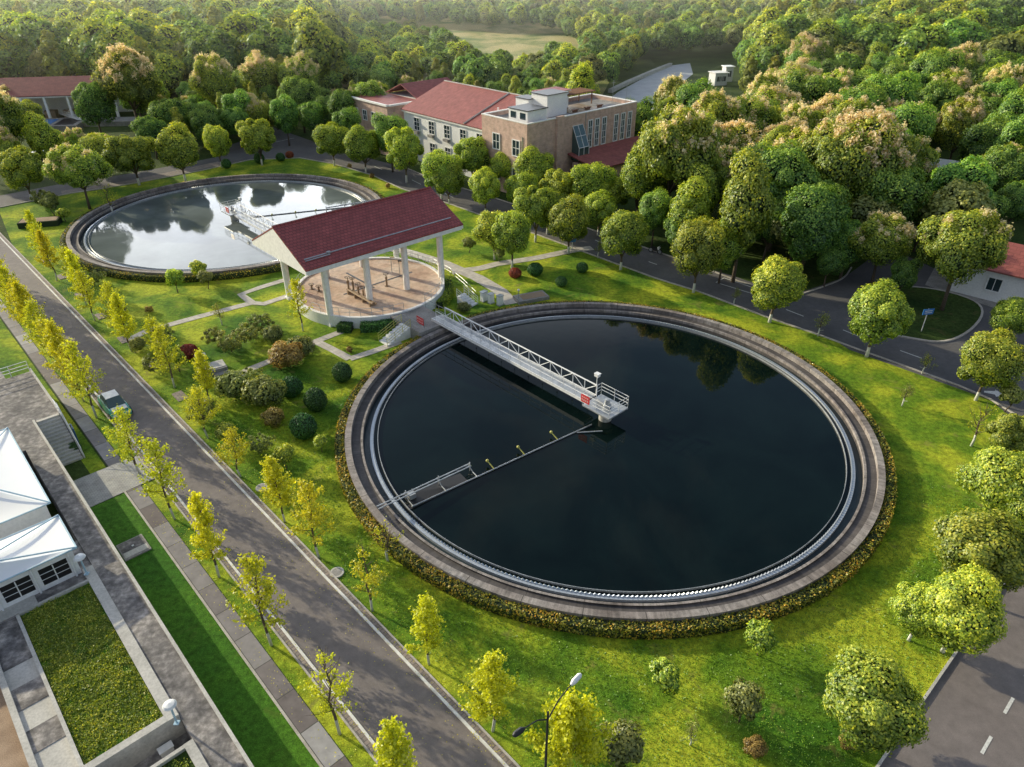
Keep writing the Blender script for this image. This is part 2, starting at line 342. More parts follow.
def add_joints(m, n, dark=.45, width=.02):
    nt = m.node_tree; L = nt.links; b = [x for x in nt.nodes if x.type == 'BSDF_PRINCIPLED'][0]; src = b.inputs['Base Color'].links[0].from_socket
    tc = N(nt, 'ShaderNodeTexCoord'); s = N(nt, 'ShaderNodeSeparateXYZ'); L.new(tc.outputs['Object'], s.inputs[0])
    at = N(nt, 'ShaderNodeMath', operation='ARCTAN2'); L.new(s.outputs[1], at.inputs[0]); L.new(s.outputs[0], at.inputs[1])
    mu = N(nt, 'ShaderNodeMath', operation='MULTIPLY'); L.new(at.outputs[0], mu.inputs[0]); mu.inputs[1].default_value = n / (2 * pi)
    fr = N(nt, 'ShaderNodeMath', operation='FRACT'); L.new(mu.outputs[0], fr.inputs[0])
    lt = N(nt, 'ShaderNodeMath', operation='LESS_THAN'); L.new(fr.outputs[0], lt.inputs[0]); lt.inputs[1].default_value = width
    # algae and drip streaks that change slowly round the ring
    ml = N(nt, 'ShaderNodeMath', operation='MULTIPLY'); L.new(at.outputs[0], ml.inputs[0]); ml.inputs[1].default_value = 60
    cb = N(nt, 'ShaderNodeCombineXYZ'); L.new(ml.outputs[0], cb.inputs[0]); z = N(nt, 'ShaderNodeMath', operation='MULTIPLY'); L.new(s.outputs[2], z.inputs[0]); z.inputs[1].default_value = .6; L.new(z.outputs[0], cb.inputs[2])
    nn = noise(nt, cb.outputs[0], 1.3, 5, .7); rr = ramp(nt, [(.35, g3(.5)), (.6, g3(1.08))]); L.new(nn.outputs['Fac'], rr.inputs[0])
    m1 = N(nt, 'ShaderNodeMix', data_type='RGBA'); m1.blend_type = 'MULTIPLY'; m1.inputs[0].default_value = .75; L.new(src, m1.inputs[6]); L.new(rr.outputs[0], m1.inputs[7])
    m2 = N(nt, 'ShaderNodeMix', data_type='RGBA'); L.new(lt.outputs[0], m2.inputs[0]); L.new(m1.outputs[2], m2.inputs[6]); m2.inputs[7].default_value = (.05, .045, .04, 1)
    L.new(m2.outputs[2], b.inputs['Base Color'])
add_joints(M['rim'], 36, width=.012); add_joints(M['walk_stain'], 36, width=.012)
M['grass_blade'] = leafmat('grass_blades', (.03, .085, .01), (.09, .17, .016), (.22, .27, .03), .4, (1.3, 1.3, .5))
def wallbrick(name, c1, c2, mortar):
    m = brickmat(name, c1, c2, mortar, 1.0, .5, .16, msize=.014); nt = m.node_tree; L = nt.links
    mp = [n for n in nt.nodes if n.type == 'MAPPING'][0]; tc = [n for n in nt.nodes if n.type == 'TEX_COORD'][0]
    s = N(nt, 'ShaderNodeSeparateXYZ'); L.new(tc.outputs['Object'], s.inputs[0])
    a = N(nt, 'ShaderNodeMath', operation='ADD'); L.new(s.outputs[0], a.inputs[0]); L.new(s.outputs[1], a.inputs[1])
    c = N(nt, 'ShaderNodeCombineXYZ'); L.new(a.outputs[0], c.inputs[0]); L.new(s.outputs[2], c.inputs[1]); L.new(c.outputs[0], mp.inputs['Vector'])
    return m
M['brick'] = wallbrick('pinkish_brick', (.66, .45, .37), (.56, .37, .30), (.60, .50, .44))
M['tiles'] = brickmat('maroon_roof_tiles', (.42, .095, .09), (.35, .075, .072), (.19, .045, .045), 1.0, .42, .36, rough=.6, bump=.8, msize=.035)
M['tiles_far'] = brickmat('maroon_roof_sheet', (.38, .115, .10), (.32, .095, .085), (.24, .075, .065), 1.0, 1.0, .5, rough=.7, bump=.4, msize=.03)

# ------------------------------------------------------------------ foliage
def unit(a): return a / np.maximum(np.linalg.norm(a, axis=1, keepdims=True), 1e-9)
def leaf_arrays(rng, P, Nn, size, tint, aspect=1.5):
    n = len(P); Nn = unit(Nn); R = unit(rng.normal(size=(n, 3)))
    T = unit(np.cross(Nn, R)); B = np.cross(Nn, T); s = size[:, None]
    v = np.stack([P - T * s * aspect / 2, P - B * s / 2, P + T * s * aspect / 2, P + B * s / 2], 1)
    return v.reshape(-1, 3), tint
def leaf_mesh(name, V4, tint, mat, extra=None, extramat=None):
    """V4: (4n,3) quads; extra: MB appended as a solid (second material)"""
    n = len(V4) // 4; ev = np.array(extra.v, float).reshape(-1, 3) if extra else np.zeros((0, 3)); ef = extra.f if extra else []
    me = bpy.data.meshes.new(name)
    vs = np.concatenate([V4, ev]); idx = list(range(4 * n)); starts = list(range(0, 4 * n, 4)); tot = [4] * n; c = 4 * n
    for f in ef:
        starts.append(c); tot.append(len(f)); idx += [4 * n + i for i in f]; c += len(f)
    me.vertices.add(len(vs)); me.vertices.foreach_set('co', vs.astype(np.float32).ravel())
    me.loops.add(len(idx)); me.loops.foreach_set('vertex_index', idx)
    me.polygons.add(len(starts)); me.polygons.foreach_set('loop_start', starts); me.polygons.foreach_set('loop_total', tot)
    me.materials.append(mat)
    if extra: me.materials.append(extramat); me.polygons.foreach_set('material_index', [0] * n + [1] * len(ef))
    me.update(calc_edges=True)
    a = me.attributes.new('tint', 'FLOAT', 'FACE'); t = np.concatenate([np.clip(tint, 0, 1), np.zeros(len(ef))]).astype(np.float32)
    a.data.foreach_set('value', t)
    return me
def fib(n, rng, up=0.0):
    i = np.arange(n) + .5; ph = i * 2.399963 + rng.uniform(0, 6); z = 1 - 2 * i / n; z = np.clip(z + up * (1 - z) * .5, -1, 1)
    r = np.sqrt(1 - z * z); return np.stack([r * np.cos(ph), r * np.sin(ph), z], 1)
def lobed(rng, R, cz, nl, lr, n, size, shape='round', inner=.12, up=.15, core=.62):
    D = fib(nl, rng, up); C = D * np.array(R) * core * rng.uniform(.72, 1.38, (nl, 1))
    if shape == 'cone':
        C = np.stack([D[:, 0] * R[0] * .55, D[:, 1] * R[1] * .55, D[:, 2] * R[2] * .75], 1)
        k = 1 - .55 * (D[:, 2] * .5 + .5); C[:, :2] *= k[:, None]
    if shape == 'pear':
        k = 1 - .35 * (D[:, 2] * .5 + .5); C[:, :2] *= k[:, None]
    C[:, 2] += cz; r = lr * rng.uniform(.6, 1.3, nl)
    if shape == 'cone': r *= (1.15 - .6 * (D[:, 2] * .5 + .5))
    li = rng.integers(0, nl, n)
    # clumped directions on each lobe
    K = 26; cd = unit(rng.normal(size=(nl, K, 3)) + D[:, None, :] * .55 + np.array([0, 0, .35])); ci = rng.integers(0, K, n)
    d = unit(cd[li, ci] + rng.normal(size=(n, 3)) * .24); rr = r[li] * (1 + rng.normal(size=n) * .07)
    cl = rng.uniform(-.14, .14, (nl, K))[li, ci]; rr = rr * (1 + cl)
    ins = rng.random(n) < inner; rr[ins] *= rng.uniform(.3, .9, ins.sum())
    P = C[li] + d * rr[:, None]
    keep = np.ones(n, bool)
    for j in range(nl):
        keep &= ~((np.linalg.norm(P - C[j], axis=1) < r[j] * .82) & (li != j)) | ins
    gd = unit((P - np.array([0, 0, cz - R[2] * .25])) / np.array(R)); Nn = d * .75 + gd * .65 + rng.normal(size=(n, 3)) * .42 + np.array([0, 0, .1])
    tint = .45 + cl * 1.2 + rng.normal(size=n) * .16 + (P[:, 2] - cz) / (2 * R[2]) * .35  # painted light: outer clumps and crown top get lighter tint, plus random variation
    tint[ins] -= .25  # shade inside the crown put into the tint of inner leaves
    s = size * rng.uniform(.65, 1.3, n)
    return P[keep], Nn[keep], s[keep], tint[keep], C, r
def make_tree(name, crown, trunk, extras=()):
    root = bpy.data.objects.new(name, None); root.empty_display_size = .3; root['proto'] = 1
    PROTO.link(root) if False else COL.objects.link(root)
    for nm, me in (('crown', crown), ('trunk', trunk)) + tuple(extras):
        if me is None: continue
        o = bpy.data.objects.new(nm, me); COL.objects.link(o); o.parent = root
    return root
def trunk_mesh(rng, h0, C, r0, mat, nb=6, cz=5.0, top=None):
    mb = MB(); lean = rng.normal(size=2) * .15
    fork = (lean[0] * .6, lean[1] * .6, h0)
    mb.tube([(0, 0, -.15), (lean[0] * .2, lean[1] * .2, h0 * .4), fork], [r0 * 1.25, r0, r0 * .8], 8)
    idx = rng.permutation(len(C))[:nb]
    for j in idx:
        c = C[j]; a = np.array(fork); mid = a * .5 + c * .5 + rng.normal(size=3) * .2; mid[2] += .1
        mb.tube([tuple(a), tuple(mid), tuple(c * .9 + a * .1)], [r0 * .6, r0 * .38, r0 * .16], 6)
    me = bpy.data.meshes.new('trunk'); me.from_pydata(mb.v, [], mb.f); me.materials.append(mat)
    me.polygons.foreach_set('use_smooth', [True] * len(mb.f)); return me
PR = {}
def proto(kind, root): PR.setdefault(kind, []).append(root)
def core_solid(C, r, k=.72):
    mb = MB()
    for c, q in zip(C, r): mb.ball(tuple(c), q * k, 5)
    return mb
def build_round(kind, seed, R, cz, h0, nl, lr, n, size, mat, r0=.13, bark='bark', shape='round', caps=0, nb=6, inner=.12, core=.62, k=.6):
    rng = np.random.default_rng(seed)
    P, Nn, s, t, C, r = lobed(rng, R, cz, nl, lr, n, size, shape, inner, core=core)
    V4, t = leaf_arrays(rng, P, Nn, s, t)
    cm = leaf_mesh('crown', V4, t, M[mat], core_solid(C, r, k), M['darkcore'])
    ex = ()
    if caps:
        # upright panicles of papery capsules over the upper crown
        sel = P[(P[:, 2] > cz + R[2] * .05) & (rng.random(len(P)) < .5)]; c0 = sel[rng.integers(0, len(sel), caps)]
        c0 = c0[(c0[:, 0] * rng.choice([-1, 1]) + c0[:, 2] - cz) > -.2 * R[2]]
        m_ = 46; base = np.repeat(c0, m_, 0); off = rng.normal(size=base.shape) * np.array([.15, .15, .19]) ; PP = base + off + np.array([0, 0, .18])
        VV, tt = leaf_arrays(rng, PP, off + np.array([0, 0, .15]) + rng.normal(size=off.shape) * .15, np.full(len(PP), .15) * rng.uniform(.7, 1.3, len(PP)), rng.uniform(.35, 1, len(PP)))
        ex = (('seed_clusters', leaf_mesh('seed_clusters', VV, tt, M['capsule'])),)
    root = make_tree(kind, cm, trunk_mesh(rng, h0, C, r0, M[bark], nb, cz), ex); proto(kind, root); return root
# camphor-like round street trees (about 6 m wide, 7 m tall)
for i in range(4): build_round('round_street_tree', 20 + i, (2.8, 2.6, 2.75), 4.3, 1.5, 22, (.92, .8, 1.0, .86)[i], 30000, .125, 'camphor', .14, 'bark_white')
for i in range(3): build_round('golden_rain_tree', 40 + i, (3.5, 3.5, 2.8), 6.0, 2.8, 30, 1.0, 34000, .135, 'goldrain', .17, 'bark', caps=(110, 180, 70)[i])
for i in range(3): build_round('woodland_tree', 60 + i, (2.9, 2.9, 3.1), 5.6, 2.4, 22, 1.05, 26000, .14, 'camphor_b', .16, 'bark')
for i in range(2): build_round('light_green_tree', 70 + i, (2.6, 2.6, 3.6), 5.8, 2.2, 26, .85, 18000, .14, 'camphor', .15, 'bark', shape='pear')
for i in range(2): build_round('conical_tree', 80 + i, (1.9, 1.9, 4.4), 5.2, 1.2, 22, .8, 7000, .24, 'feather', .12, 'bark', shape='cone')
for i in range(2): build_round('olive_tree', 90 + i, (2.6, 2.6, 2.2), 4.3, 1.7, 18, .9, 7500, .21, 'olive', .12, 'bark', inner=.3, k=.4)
# small garden kinds
def small(kind, seed, R, cz, h0, nl, lr, n, size, mat, **k): return build_round(kind, seed, R, cz, h0, nl, lr, n, size, mat, **k)
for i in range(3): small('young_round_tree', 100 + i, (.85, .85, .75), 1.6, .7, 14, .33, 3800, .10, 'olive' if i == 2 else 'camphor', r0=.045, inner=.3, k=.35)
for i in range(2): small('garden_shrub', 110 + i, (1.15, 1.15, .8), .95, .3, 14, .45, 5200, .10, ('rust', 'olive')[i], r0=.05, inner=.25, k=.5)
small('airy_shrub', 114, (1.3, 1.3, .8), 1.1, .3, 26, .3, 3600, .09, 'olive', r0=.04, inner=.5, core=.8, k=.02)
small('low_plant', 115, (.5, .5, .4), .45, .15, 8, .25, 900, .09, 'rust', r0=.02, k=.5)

def ginkgo(kind, seed, H, nb, leaves, mat, spread=1.25, bare=.0, size=.12):
    rng = np.random.default_rng(seed); mb = MB(); wob = rng.normal(size=(6, 2)) * .07
    tr = [(wob[i][0] * (i > 0), wob[i][1] * (i > 0), H * i / 5) for i in range(6)]; tr[0] = (0, 0, -.1)
    mb.tube(tr, [.085, .075, .06, .045, .028, .008], 6)
    def at(z): f = min(max(z / H * 5, 0), 4.999); i = int(f); a = np.array(tr[i]); b = np.array(tr[i + 1]); return a + (b - a) * (f - i)
    pts = []
    for b in range(nb):
        f = (b + rng.uniform(0, .8)) / nb; z = H * (.24 + .72 * f); ang = b * 2.4 + rng.normal() * .3
        L = spread * (1 - f) ** .65 * rng.uniform(.7, 1.25) + .25; a = at(z); el = .55 + f * .5 + rng.normal() * .12
        d = np.array([cos(ang) * cos(el), sin(ang) * cos(el), sin(el)]); mid = a + d * L * .5; tip = a + d * L + np.array([0, 0, .12 * L])
        mb.tube([tuple(a), tuple(mid), tuple(tip)], [.024, .015, .005], 4)
        isbare = rng.random() < bare * (f > .45) + bare * .15
        if isbare: continue
        m = int(leaves * (.35 + L / spread)); t = rng.uniform(.15, 1.08, m); p = a + np.outer(t * L, d) + np.outer(t ** 2, [0, 0, .12 * L])
        kk = np.array([a + d * L * q + rng.normal(size=3) * .13 for q in rng.uniform(.3, 1.05, 6)]); ci = rng.integers(0, 6, m)
        half = rng.random(m) < .6; p[half] = kk[ci[half]] * .8 + p[half] * .2
        p += rng.normal(size=(m, 3)) * np.array([.11, .11, .09]); pts.append(p)
    P = np.concatenate(pts); n = len(P); Nn = rng.normal(size=(n, 3)) + np.array([0, 0, .6]); out = P.copy(); out[:, 2] = 0; Nn += out * .6
    V4, t = leaf_arrays(rng, P, Nn, size * rng.uniform(.6, 1.3, n), .5 + rng.normal(size=n) * .22 + (P[:, 2] / H - .6) * .3, 1.15)
    me = bpy.data.meshes.new('trunk'); me.from_pydata(mb.v, [], mb.f); me.materials.append(M['bark_white']); me.polygons.foreach_set('use_smooth', [True] * len(mb.f))
    root = make_tree(kind, leaf_mesh('crown', V4, t, M[mat]), me); proto(kind, root); return root
ginkgo('ginkgo_tree', 200, 5.8, 32, 105, 'ginkgo', 1.05)
ginkgo('ginkgo_tree', 201, 6.2, 34, 125, 'ginkgo', 1.35)
ginkgo('ginkgo_tree', 202, 5.8, 26, 80, 'ginkgo_g', 1.4)
ginkgo('ginkgo_tree', 203, 5.8, 28, 55, 'ginkgo_g', 1.3, .55)
ginkgo('ginkgo_tree', 204, 5.4, 28, 75, 'ginkgo_g', 1.6, .2)
ginkgo('ginkgo_tree', 205, 4.4, 36, 190, 'ginkgo', 1.55)
ginkgo('sparse_tree', 206, 3.2, 22, 16, 'ginkgo_g', 1.3, .35, .10)
ginkgo('sparse_tree', 207, 2.6, 16, 30, 'olive', .9, .2, .10)

# clipped balls
def clipped(kind, seed, r, mat, sz=.9, n=3600, size=.085):
    rng = np.random.default_rng(seed); d = unit(rng.normal(size=(n, 3))); bump = 1 + .05 * np.sin(d[:, 0] * 7 + seed) * np.cos(d[:, 1] * 6) + rng.normal(size=n) * .03
    P = d * bump[:, None] * np.array([r, r, r * sz]); P[:, 2] += r * sz * .95; k = P[:, 2] > .02
    V4, t = leaf_arrays(rng, P[k], (d * .9 + rng.normal(size=d.shape) * .45)[k], size * rng.uniform(.7, 1.3, k.sum()), (.5 + rng.normal(size=n) * .2)[k])
    mb = MB(); mb.ball((0, 0, r * sz * .95), r * .95, 10, sz=sz)
    root = make_tree(kind, leaf_mesh('foliage', V4, t, M[mat], mb, M['darkcore']), None); proto(kind, root)
    root.children[0].name = 'foliage'
    st = MB(); st.tube([(0, 0, -.1), (0, 0, r * .5)], [.06, .05], 6); me = bpy.data.meshes.new('stem'); me.from_pydata(st.v, [], st.f); me.materials.append(M['bark'])
    o = bpy.data.objects.new('stem', me); COL.objects.link(o); o.parent = root
    return root
clipped('clipped_shrub', 300, 1.0, 'clipped', .92)
clipped('clipped_red_shrub', 301, .75, 'red_leaf', .85)

USED = set()
def plant(kind, x, y, s=1.0, label=None, cat='tree', group=None, var=None, z=0.0, rz=None, sz=None, name=None):
    L = PR[kind]; i = (var if var is not None else rnd.randrange(len(L))) % len(L); p = L[i]
    if p.name in USED: o = copy_tree(p)
    else: o = p; USED.add(p.name)
    if name: o.name = name
    o.location = (x, y, z); o.scale = (s * rnd.uniform(.93, 1.08), s * rnd.uniform(.93, 1.08), sz if sz else s * rnd.uniform(.9, 1.15)); o.rotation_euler = (0, 0, rnd.uniform(0, 6.28) if rz is None else rz)
    if 'proto' in o: del o['proto']
    if 'group' in o: del o['group']
    return tag(o, label, cat, group)
def hedge(name, label, line, width, h, n, mats, size=.09, seed=1, closed=False, group=None, cat='hedge', z0=0.0):
    """clipped hedge along a polyline: solid body with a skin of leaves"""
    rng = np.random.default_rng(seed); mb = MB()
    strip(mb, line, width / 2 * .93, -width / 2 * .93, z0, z0 + h * .95)
    A = np.array(line); seg = np.linalg.norm(A[1:] - A[:-1], axis=1); cum = np.concatenate([[0], np.cumsum(seg)])
    t = rng.uniform(0, cum[-1], n); i = np.clip(np.searchsorted(cum, t) - 1, 0, len(seg) - 1); f = (t - cum[i]) / seg[i]
    p = A[i] + (A[i + 1] - A[i]) * f[:, None]; dr = unit(A[1:] - A[:-1])[i]; nr = np.stack([-dr[:, 1], dr[:, 0]], 1)
    q = rng.uniform(0, width + 2 * h, n); off = np.where(q < h, -width / 2, np.where(q > h + width, width / 2, q - h - width / 2)); zz = np.where(q < h, q, np.where(q > h + width, width + 2 * h - q, h))
    P = np.stack([p[:, 0] + nr[:, 0] * off, p[:, 1] + nr[:, 1] * off, z0 + zz + .03 * np.sin(t * 3)], 1) + rng.normal(size=(n, 3)) * .035
    sd = np.where(q < h, -1, np.where(q > h + width, 1, 0)); Nn = np.stack([nr[:, 0] * sd, nr[:, 1] * sd, (sd == 0) * 1.0], 1) + rng.normal(size=(n, 3)) * .6
    V4, tt = leaf_arrays(rng, P, Nn, size * rng.uniform(.7, 1.4, n), .4 + rng.normal(size=n) * .28 + .15 * np.sin(t * .9))
    me = leaf_mesh(name, V4, tt, M[mats], mb, M['darkcore'])
    o = bpy.data.objects.new(name, me); COL.objects.link(o); return tag(o, label, cat, group)
# ================================================================== SETTING
mb = MB(); mb.sheet([(-2600, -60), (2600, -60), (2600, 4200), (-2600, 4200)], 0); struct('ground', mb, M['forest_floor'])
GZ = .004
# garden lawn: from the narrow road to the street
stR = [G(*p) for p in [(-60, 222), (-2, 208), (68, 194), (137, 183), (200, 171), (250, 160), (300, 158), (334, 164), (372, 175), (402.5, 189), (453, 205), (500, 222), (541, 236), (587, 253), (655, 278), (700, 292), (772, 319), (825, 337), (860, 350), (899, 364), (959, 385.7), (990, 399), (1024, 420)]]
lawn = [W(12.9, 6), W(12.6, 40), W(12.2, 80), W(12.0, 104)] + stR[1:] + [(50, 46), (47, 42)]
rr0 = G(879.5, 767); rr1 = G(952.6, 660); rd = atan2(rr1[1] - rr0[1], rr1[0] - rr0[0])
def RR(s, w): return (rr0[0] + cos(rd) * s - sin(rd) * w, rr0[1] + sin(rd) * s + cos(rd) * w)
lawn += [RR(38, 0), RR(-30, 0)]
mb = MB(); mb.sheet(lawn, GZ); lw = struct('lawn', mb, M['lawn'])
# lawn strips left of the road
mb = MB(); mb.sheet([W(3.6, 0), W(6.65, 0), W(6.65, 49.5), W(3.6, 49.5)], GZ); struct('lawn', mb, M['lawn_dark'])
mb = MB(); mb.sheet([W(7.9, 0), W(9.2, 0), W(9.2, 49.5), W(7.9, 49.5)], GZ)
mb.sheet([W(7.9, 53.6), W(9.2, 53.6), W(9.2, 150), W(7.9, 150)], GZ); mb.sheet([W(-30, 60.5), W(6.65, 60.5), W(6.65, 150), W(-30, 150)], GZ)
mb.sheet([W(5.5, 53.6), W(6.65, 53.6), W(6.65, 60.5), W(5.5, 60.5)], GZ); struct('lawn', mb, M['lawn'])
# narrow road with kerbs and paver strips
rL = [(12.0, 3.0), (-6.34, 20.48), (-39.52, 56.33), (-75, 94.6), (-108, 130.2)]; rL[0] = (-6.34 + 18 * .68, 20.48 - 18 * .73)
rR = [(-0.35 + 18 * .685, 20.02 - 18 * .73), (-0.35, 20.02), (-35.7, 57.3), (-71.12, 94.58), (-104.5, 129.7)]
rL[0] = (rL[1][0] + 14.0, rL[1][1] - 15.0); rR[0] = (rR[1][0] + 14.0, rR[1][1] - 14.9)
mb = MB(); 
for i in range(4): mb.sheet([rL[i], rR[i], rR[i + 1], rL[i + 1]], GZ * 2)
struct('road', mb, M['asphalt_warm'])
mb = MB(); strip(mb, rR, .02, -.13, 0, .10); strip(mb, rL, .13, -.02, 0, .10); struct('kerb', mb, M['paint_kerb']); mb = MB()
strip(mb, rR, -.43, -.53, 0, .12); strip(mb, rL, .53, .43, 0, .12); struct('kerb', mb, M['kerb'])
mb = MB(); strip(mb, rR, -.13, -.43, 0, .05); strip(mb, rL, .43, .13, 0, .05); struct('pavement', mb, M['pavers'])
# garden walkway on the left, tinted slabs
mb = MB(); mb.prism([W(6.78, 0), W(7.85, 0), W(7.85, 49.6), W(6.78, 49.6)], 0, .03); mb.prism([W(6.78, 53.6), W(7.85, 53.6), W(7.85, 140), W(6.78, 140)], 0, .03); struct('footpath', mb, M['slabs'])
mb = MB(); mb.prism([W(6.65, 0), W(6.78, 0), W(6.78, 49.6), W(6.65, 49.6)], 0, .07); struct('path_edging', mb, M['kerb'])
mb = MB(); mb.prism([W(3.2, 49.5), W(9.0, 49.7), W(9.0, 53.6), W(3.2, 53.6)], 0, .035); struct('pavement', mb, M['pavers_lt'])
# street behind the tanks
st = stR
def offs(pts, w): return ribbon(pts, w, 0)[0]
stF = offs(st, 7.0)
mb = MB()
for i in range(len(st) - 1): mb.sheet([st[i], st[i + 1], stF[i + 1], stF[i]], GZ * 2)
# side roads: junction far left and the driveway on the right
mb.sheet([G(*p) for p in [(240, 160), (330, 152), (312, 141), (272, 127), (245, 140), (215, 150)]], GZ * 2.6)
mb.sheet([G(*p) for p in [(780, 306), (802, 292), (845, 277), (868, 260), (905, 255), (985, 292), (1010, 300), (1060, 300), (1120, 400), (1040, 440), (990, 400), (850, 350)]], GZ * 3)
struct('street', mb, M['asphalt'])
mb = MB(); strip(mb, st, .0, -.16, 0, .12); 
strip(mb, [stF[i] for i in range(8, 15)] + [G(709, 270.5), G(739, 282), G(775, 292)], .16, 0, 0, .12)
strip(mb, smoothline([G(*p) for p in [(802, 294.7), (825, 287), (845, 279), (852, 268)]]), .16, 0, 0, .13); struct('kerb', mb, M['kerb'])
isl = smoothline([G(*p) for p in [(850, 310), (858, 324), (880, 333), (906, 338), (942, 344), (968, 334), (985, 314), (975, 300), (930, 288), (890, 287), (862, 292), (850, 310)]], 2)
mb = MB(); mb.prism(isl[:-1], 0, .10); struct('traffic_island', mb, M['forest_floor'])
mb = MB(); strip(mb, isl, .12, -.12, 0, .14); struct('kerb', mb, M['kerb'])
mb = MB(); mb.sheet([G(*p) for p in [(925, 285), (1030, 320), (1080, 300), (1080, 262), (1000, 262), (940, 258)]], GZ * 3.6); struct('yard', mb, M['concrete'])
# red paved strip at the far side of the second tank
mb = MB(); q = [G(*p) for p in [(62, 195), (98, 190), (137, 183), (184, 173), (225, 164)]]; strip(mb, q, 2.6, .05, GZ * 3.4); struct('pavement', mb, M['pavers'])
# the road on the right
mb = MB(); mb.sheet([RR(-30, 0), RR(34, 0), RR(34, -9), RR(-30, -9)], GZ * 2); struct('road', mb, M['asphalt_warm'])
mb = MB(); strip(mb, [RR(-30, 0), RR(34, 0)], .14, 0, 0, .13); strip(mb, [RR(-30, -9), RR(34, -9)], 0, -.14, 0, .13); struct('kerb', mb, M['concrete_lt'])
# painted markings
mb = MB()
def dash(a, b, w=.14, z=GZ * 5):
    a = G(*a); b = G(*b); l = hypot(b[0] - a[0], b[1] - a[1]); nx, ny = -(b[1] - a[1]) / l * w / 2, (b[0] - a[0]) / l * w / 2
    mb.sheet([(a[0] - nx, a[1] - ny), (b[0] - nx, b[1] - ny), (b[0] + nx, b[1] + ny), (a[0] + nx, a[1] + ny)], z)
for a, b in [((786, 309.6), (803.6, 316.4)), ((900, 350.6), (921.7, 358.4)), ((843, 330), (860, 337)), ((648.5, 261.7), (657, 264.7)), ((595, 240), (604, 244)), ((412, 180), (421, 184.5)), ((374.6, 166.6), (382, 169.5)), ((346, 152.5), (352, 155)), ((445, 193.5), (453, 197.5)), ((276, 142), (294, 138)), ((724, 278), (716, 282.5)), ((716, 282.5), (739, 289.6)), ((739, 289.6), (755, 294.5)), ((724, 278), (760, 290))]: dash(a, b)
struct('road_marking', mb, M['paint'])
mb = MB(); a = G(981.6, 753.6); b = G(998, 724.7)
l = hypot(b[0] - a[0], b[1] - a[1]); ex, ey = (b[0] - a[0]) / l, (b[1] - a[1]) / l
for k in range(-3, 6):
    o = (a[0] + ex * 3.3 * k, a[1] + ey * 3.3 * k); mb.sheet([(o[0] + ey * .08, o[1] - ex * .08), (o[0] + ex * 1.35 + ey * .08, o[1] + ey * 1.35 - ex * .08), (o[0] + ex * 1.35 - ey * .08, o[1] + ey * 1.35 + ex * .08), (o[0] - ey * .08, o[1] + ex * .08)], GZ * 5)
a = G(985, 391); b = G(1004, 396.5); mb.sheet([G(984, 391), G(995, 391.2), G(995, 389.6), G(1004, 395), G(996, 397), G(995, 394.8), G(984, 392.6)], GZ * 5)
struct('road_marking', mb, M['paint'])
# garden paths
mb = MB()
def path(pts, w, z=.035): strip(mb, [G(*p) for p in pts], w / 2, -w / 2, 0, z)
path([(125, 342), (147, 331), (200, 316.5), (252, 303)], 1.0); path([(252, 303), (241, 294.5), (262, 287), (285, 280)], .95, .040); path([(252, 303), (264, 304), (288, 296)], .95, .045)
path([(238, 376), (248, 370), (300, 349), (316, 341.5), (342, 331.5)], .9); path([(316, 341.5), (335, 351), (350, 359)], .9, .040); path([(350, 359), (372, 352), (400, 342)], .9, .045)
path([(372, 244), (409, 252.5), (443, 263), (478, 278), (500, 291), (512, 304)], 1.7); path([(452, 272), (480, 268.5), (497, 264), (537, 258), (575, 250), (592, 248)], 1.4, .040)
struct('garden_path', mb, M['path'])
# concrete access road and field beyond the building
mb = MB(); mb.sheet([G(*p) for p in [(600, 106), (618, 92), (640, 80), (668, 66), (690, 63), (693, 74), (680, 84), (672, 92), (700, 98), (740, 99), (740, 112), (600, 115)]], GZ); struct('concrete_road', mb, M['concrete_road'])
mb = MB(); strip(mb, [G(612, 93), G(630, 84), G(655, 73), G(672, 66)], 1.2, 0, 0, .9); one('retaining_wall', 'low pale concrete wall along the curving access road beyond the brick building', 'wall', mb, M['concrete_lt'])
mb = MB(); mb.sheet([G(*p) for p in [(330, 84), (300, 40), (320, 24), (400, 14), (480, 18), (580, 22), (625, 52), (600, 100), (420, 104)]], GZ); struct('field', mb, M['field'])
# hills on the horizon
mb = MB(); n = 60; vs = []; 
for j, (d, h) in enumerate([(700, 0), (900, 14), (1300, 34), (2000, 60), (3200, 90)]):
    for i in range(n + 1):
        a = radians(30 + 120 * i / n); hh = h * (.75 + .35 * sin(i * .45 + j) + .2 * sin(i * 1.3 + 2 * j)); vs.append((d * cos(a), d * sin(a), hh - (.5 if j == 0 else 0)))
fs = [(j * (n + 1) + i, (j + 1) * (n + 1) + i, (j + 1) * (n + 1) + i + 1, j * (n + 1) + i + 1) for j in range(4) for i in range(n)]
mb.add(vs, fs); struct('hills', mb, M['forest_floor'], smooth=True)

# ================================================================== TANKS
def watermat(name, c, rough=.02, bump=.04, bs=1.2, ior=1.33, spec=.5):
    m, nt = newmat(name); L = nt.links; out = N(nt, 'ShaderNodeOutputMaterial'); b = N(nt, 'ShaderNodeBsdfPrincipled')
    g = N(nt, 'ShaderNodeNewGeometry'); P = g.outputs['Position']
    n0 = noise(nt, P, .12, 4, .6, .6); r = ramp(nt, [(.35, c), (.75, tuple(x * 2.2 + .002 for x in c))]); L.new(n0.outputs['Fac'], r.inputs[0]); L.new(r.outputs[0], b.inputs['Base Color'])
    b.inputs['Roughness'].default_value = rough; b.inputs['IOR'].default_value = ior; b.inputs['Specular IOR Level'].default_value = spec
    n = noise(nt, P, bs, 3, .5); bp = N(nt, 'ShaderNodeBump'); bp.inputs['Strength'].default_value = bump; bp.inputs['Distance'].default_value = .05
    L.new(n.outputs['Fac'], bp.inputs['Height']); L.new(bp.outputs[0], b.inputs['Normal']); L.new(b.outputs[0], out.inputs[0]); return m
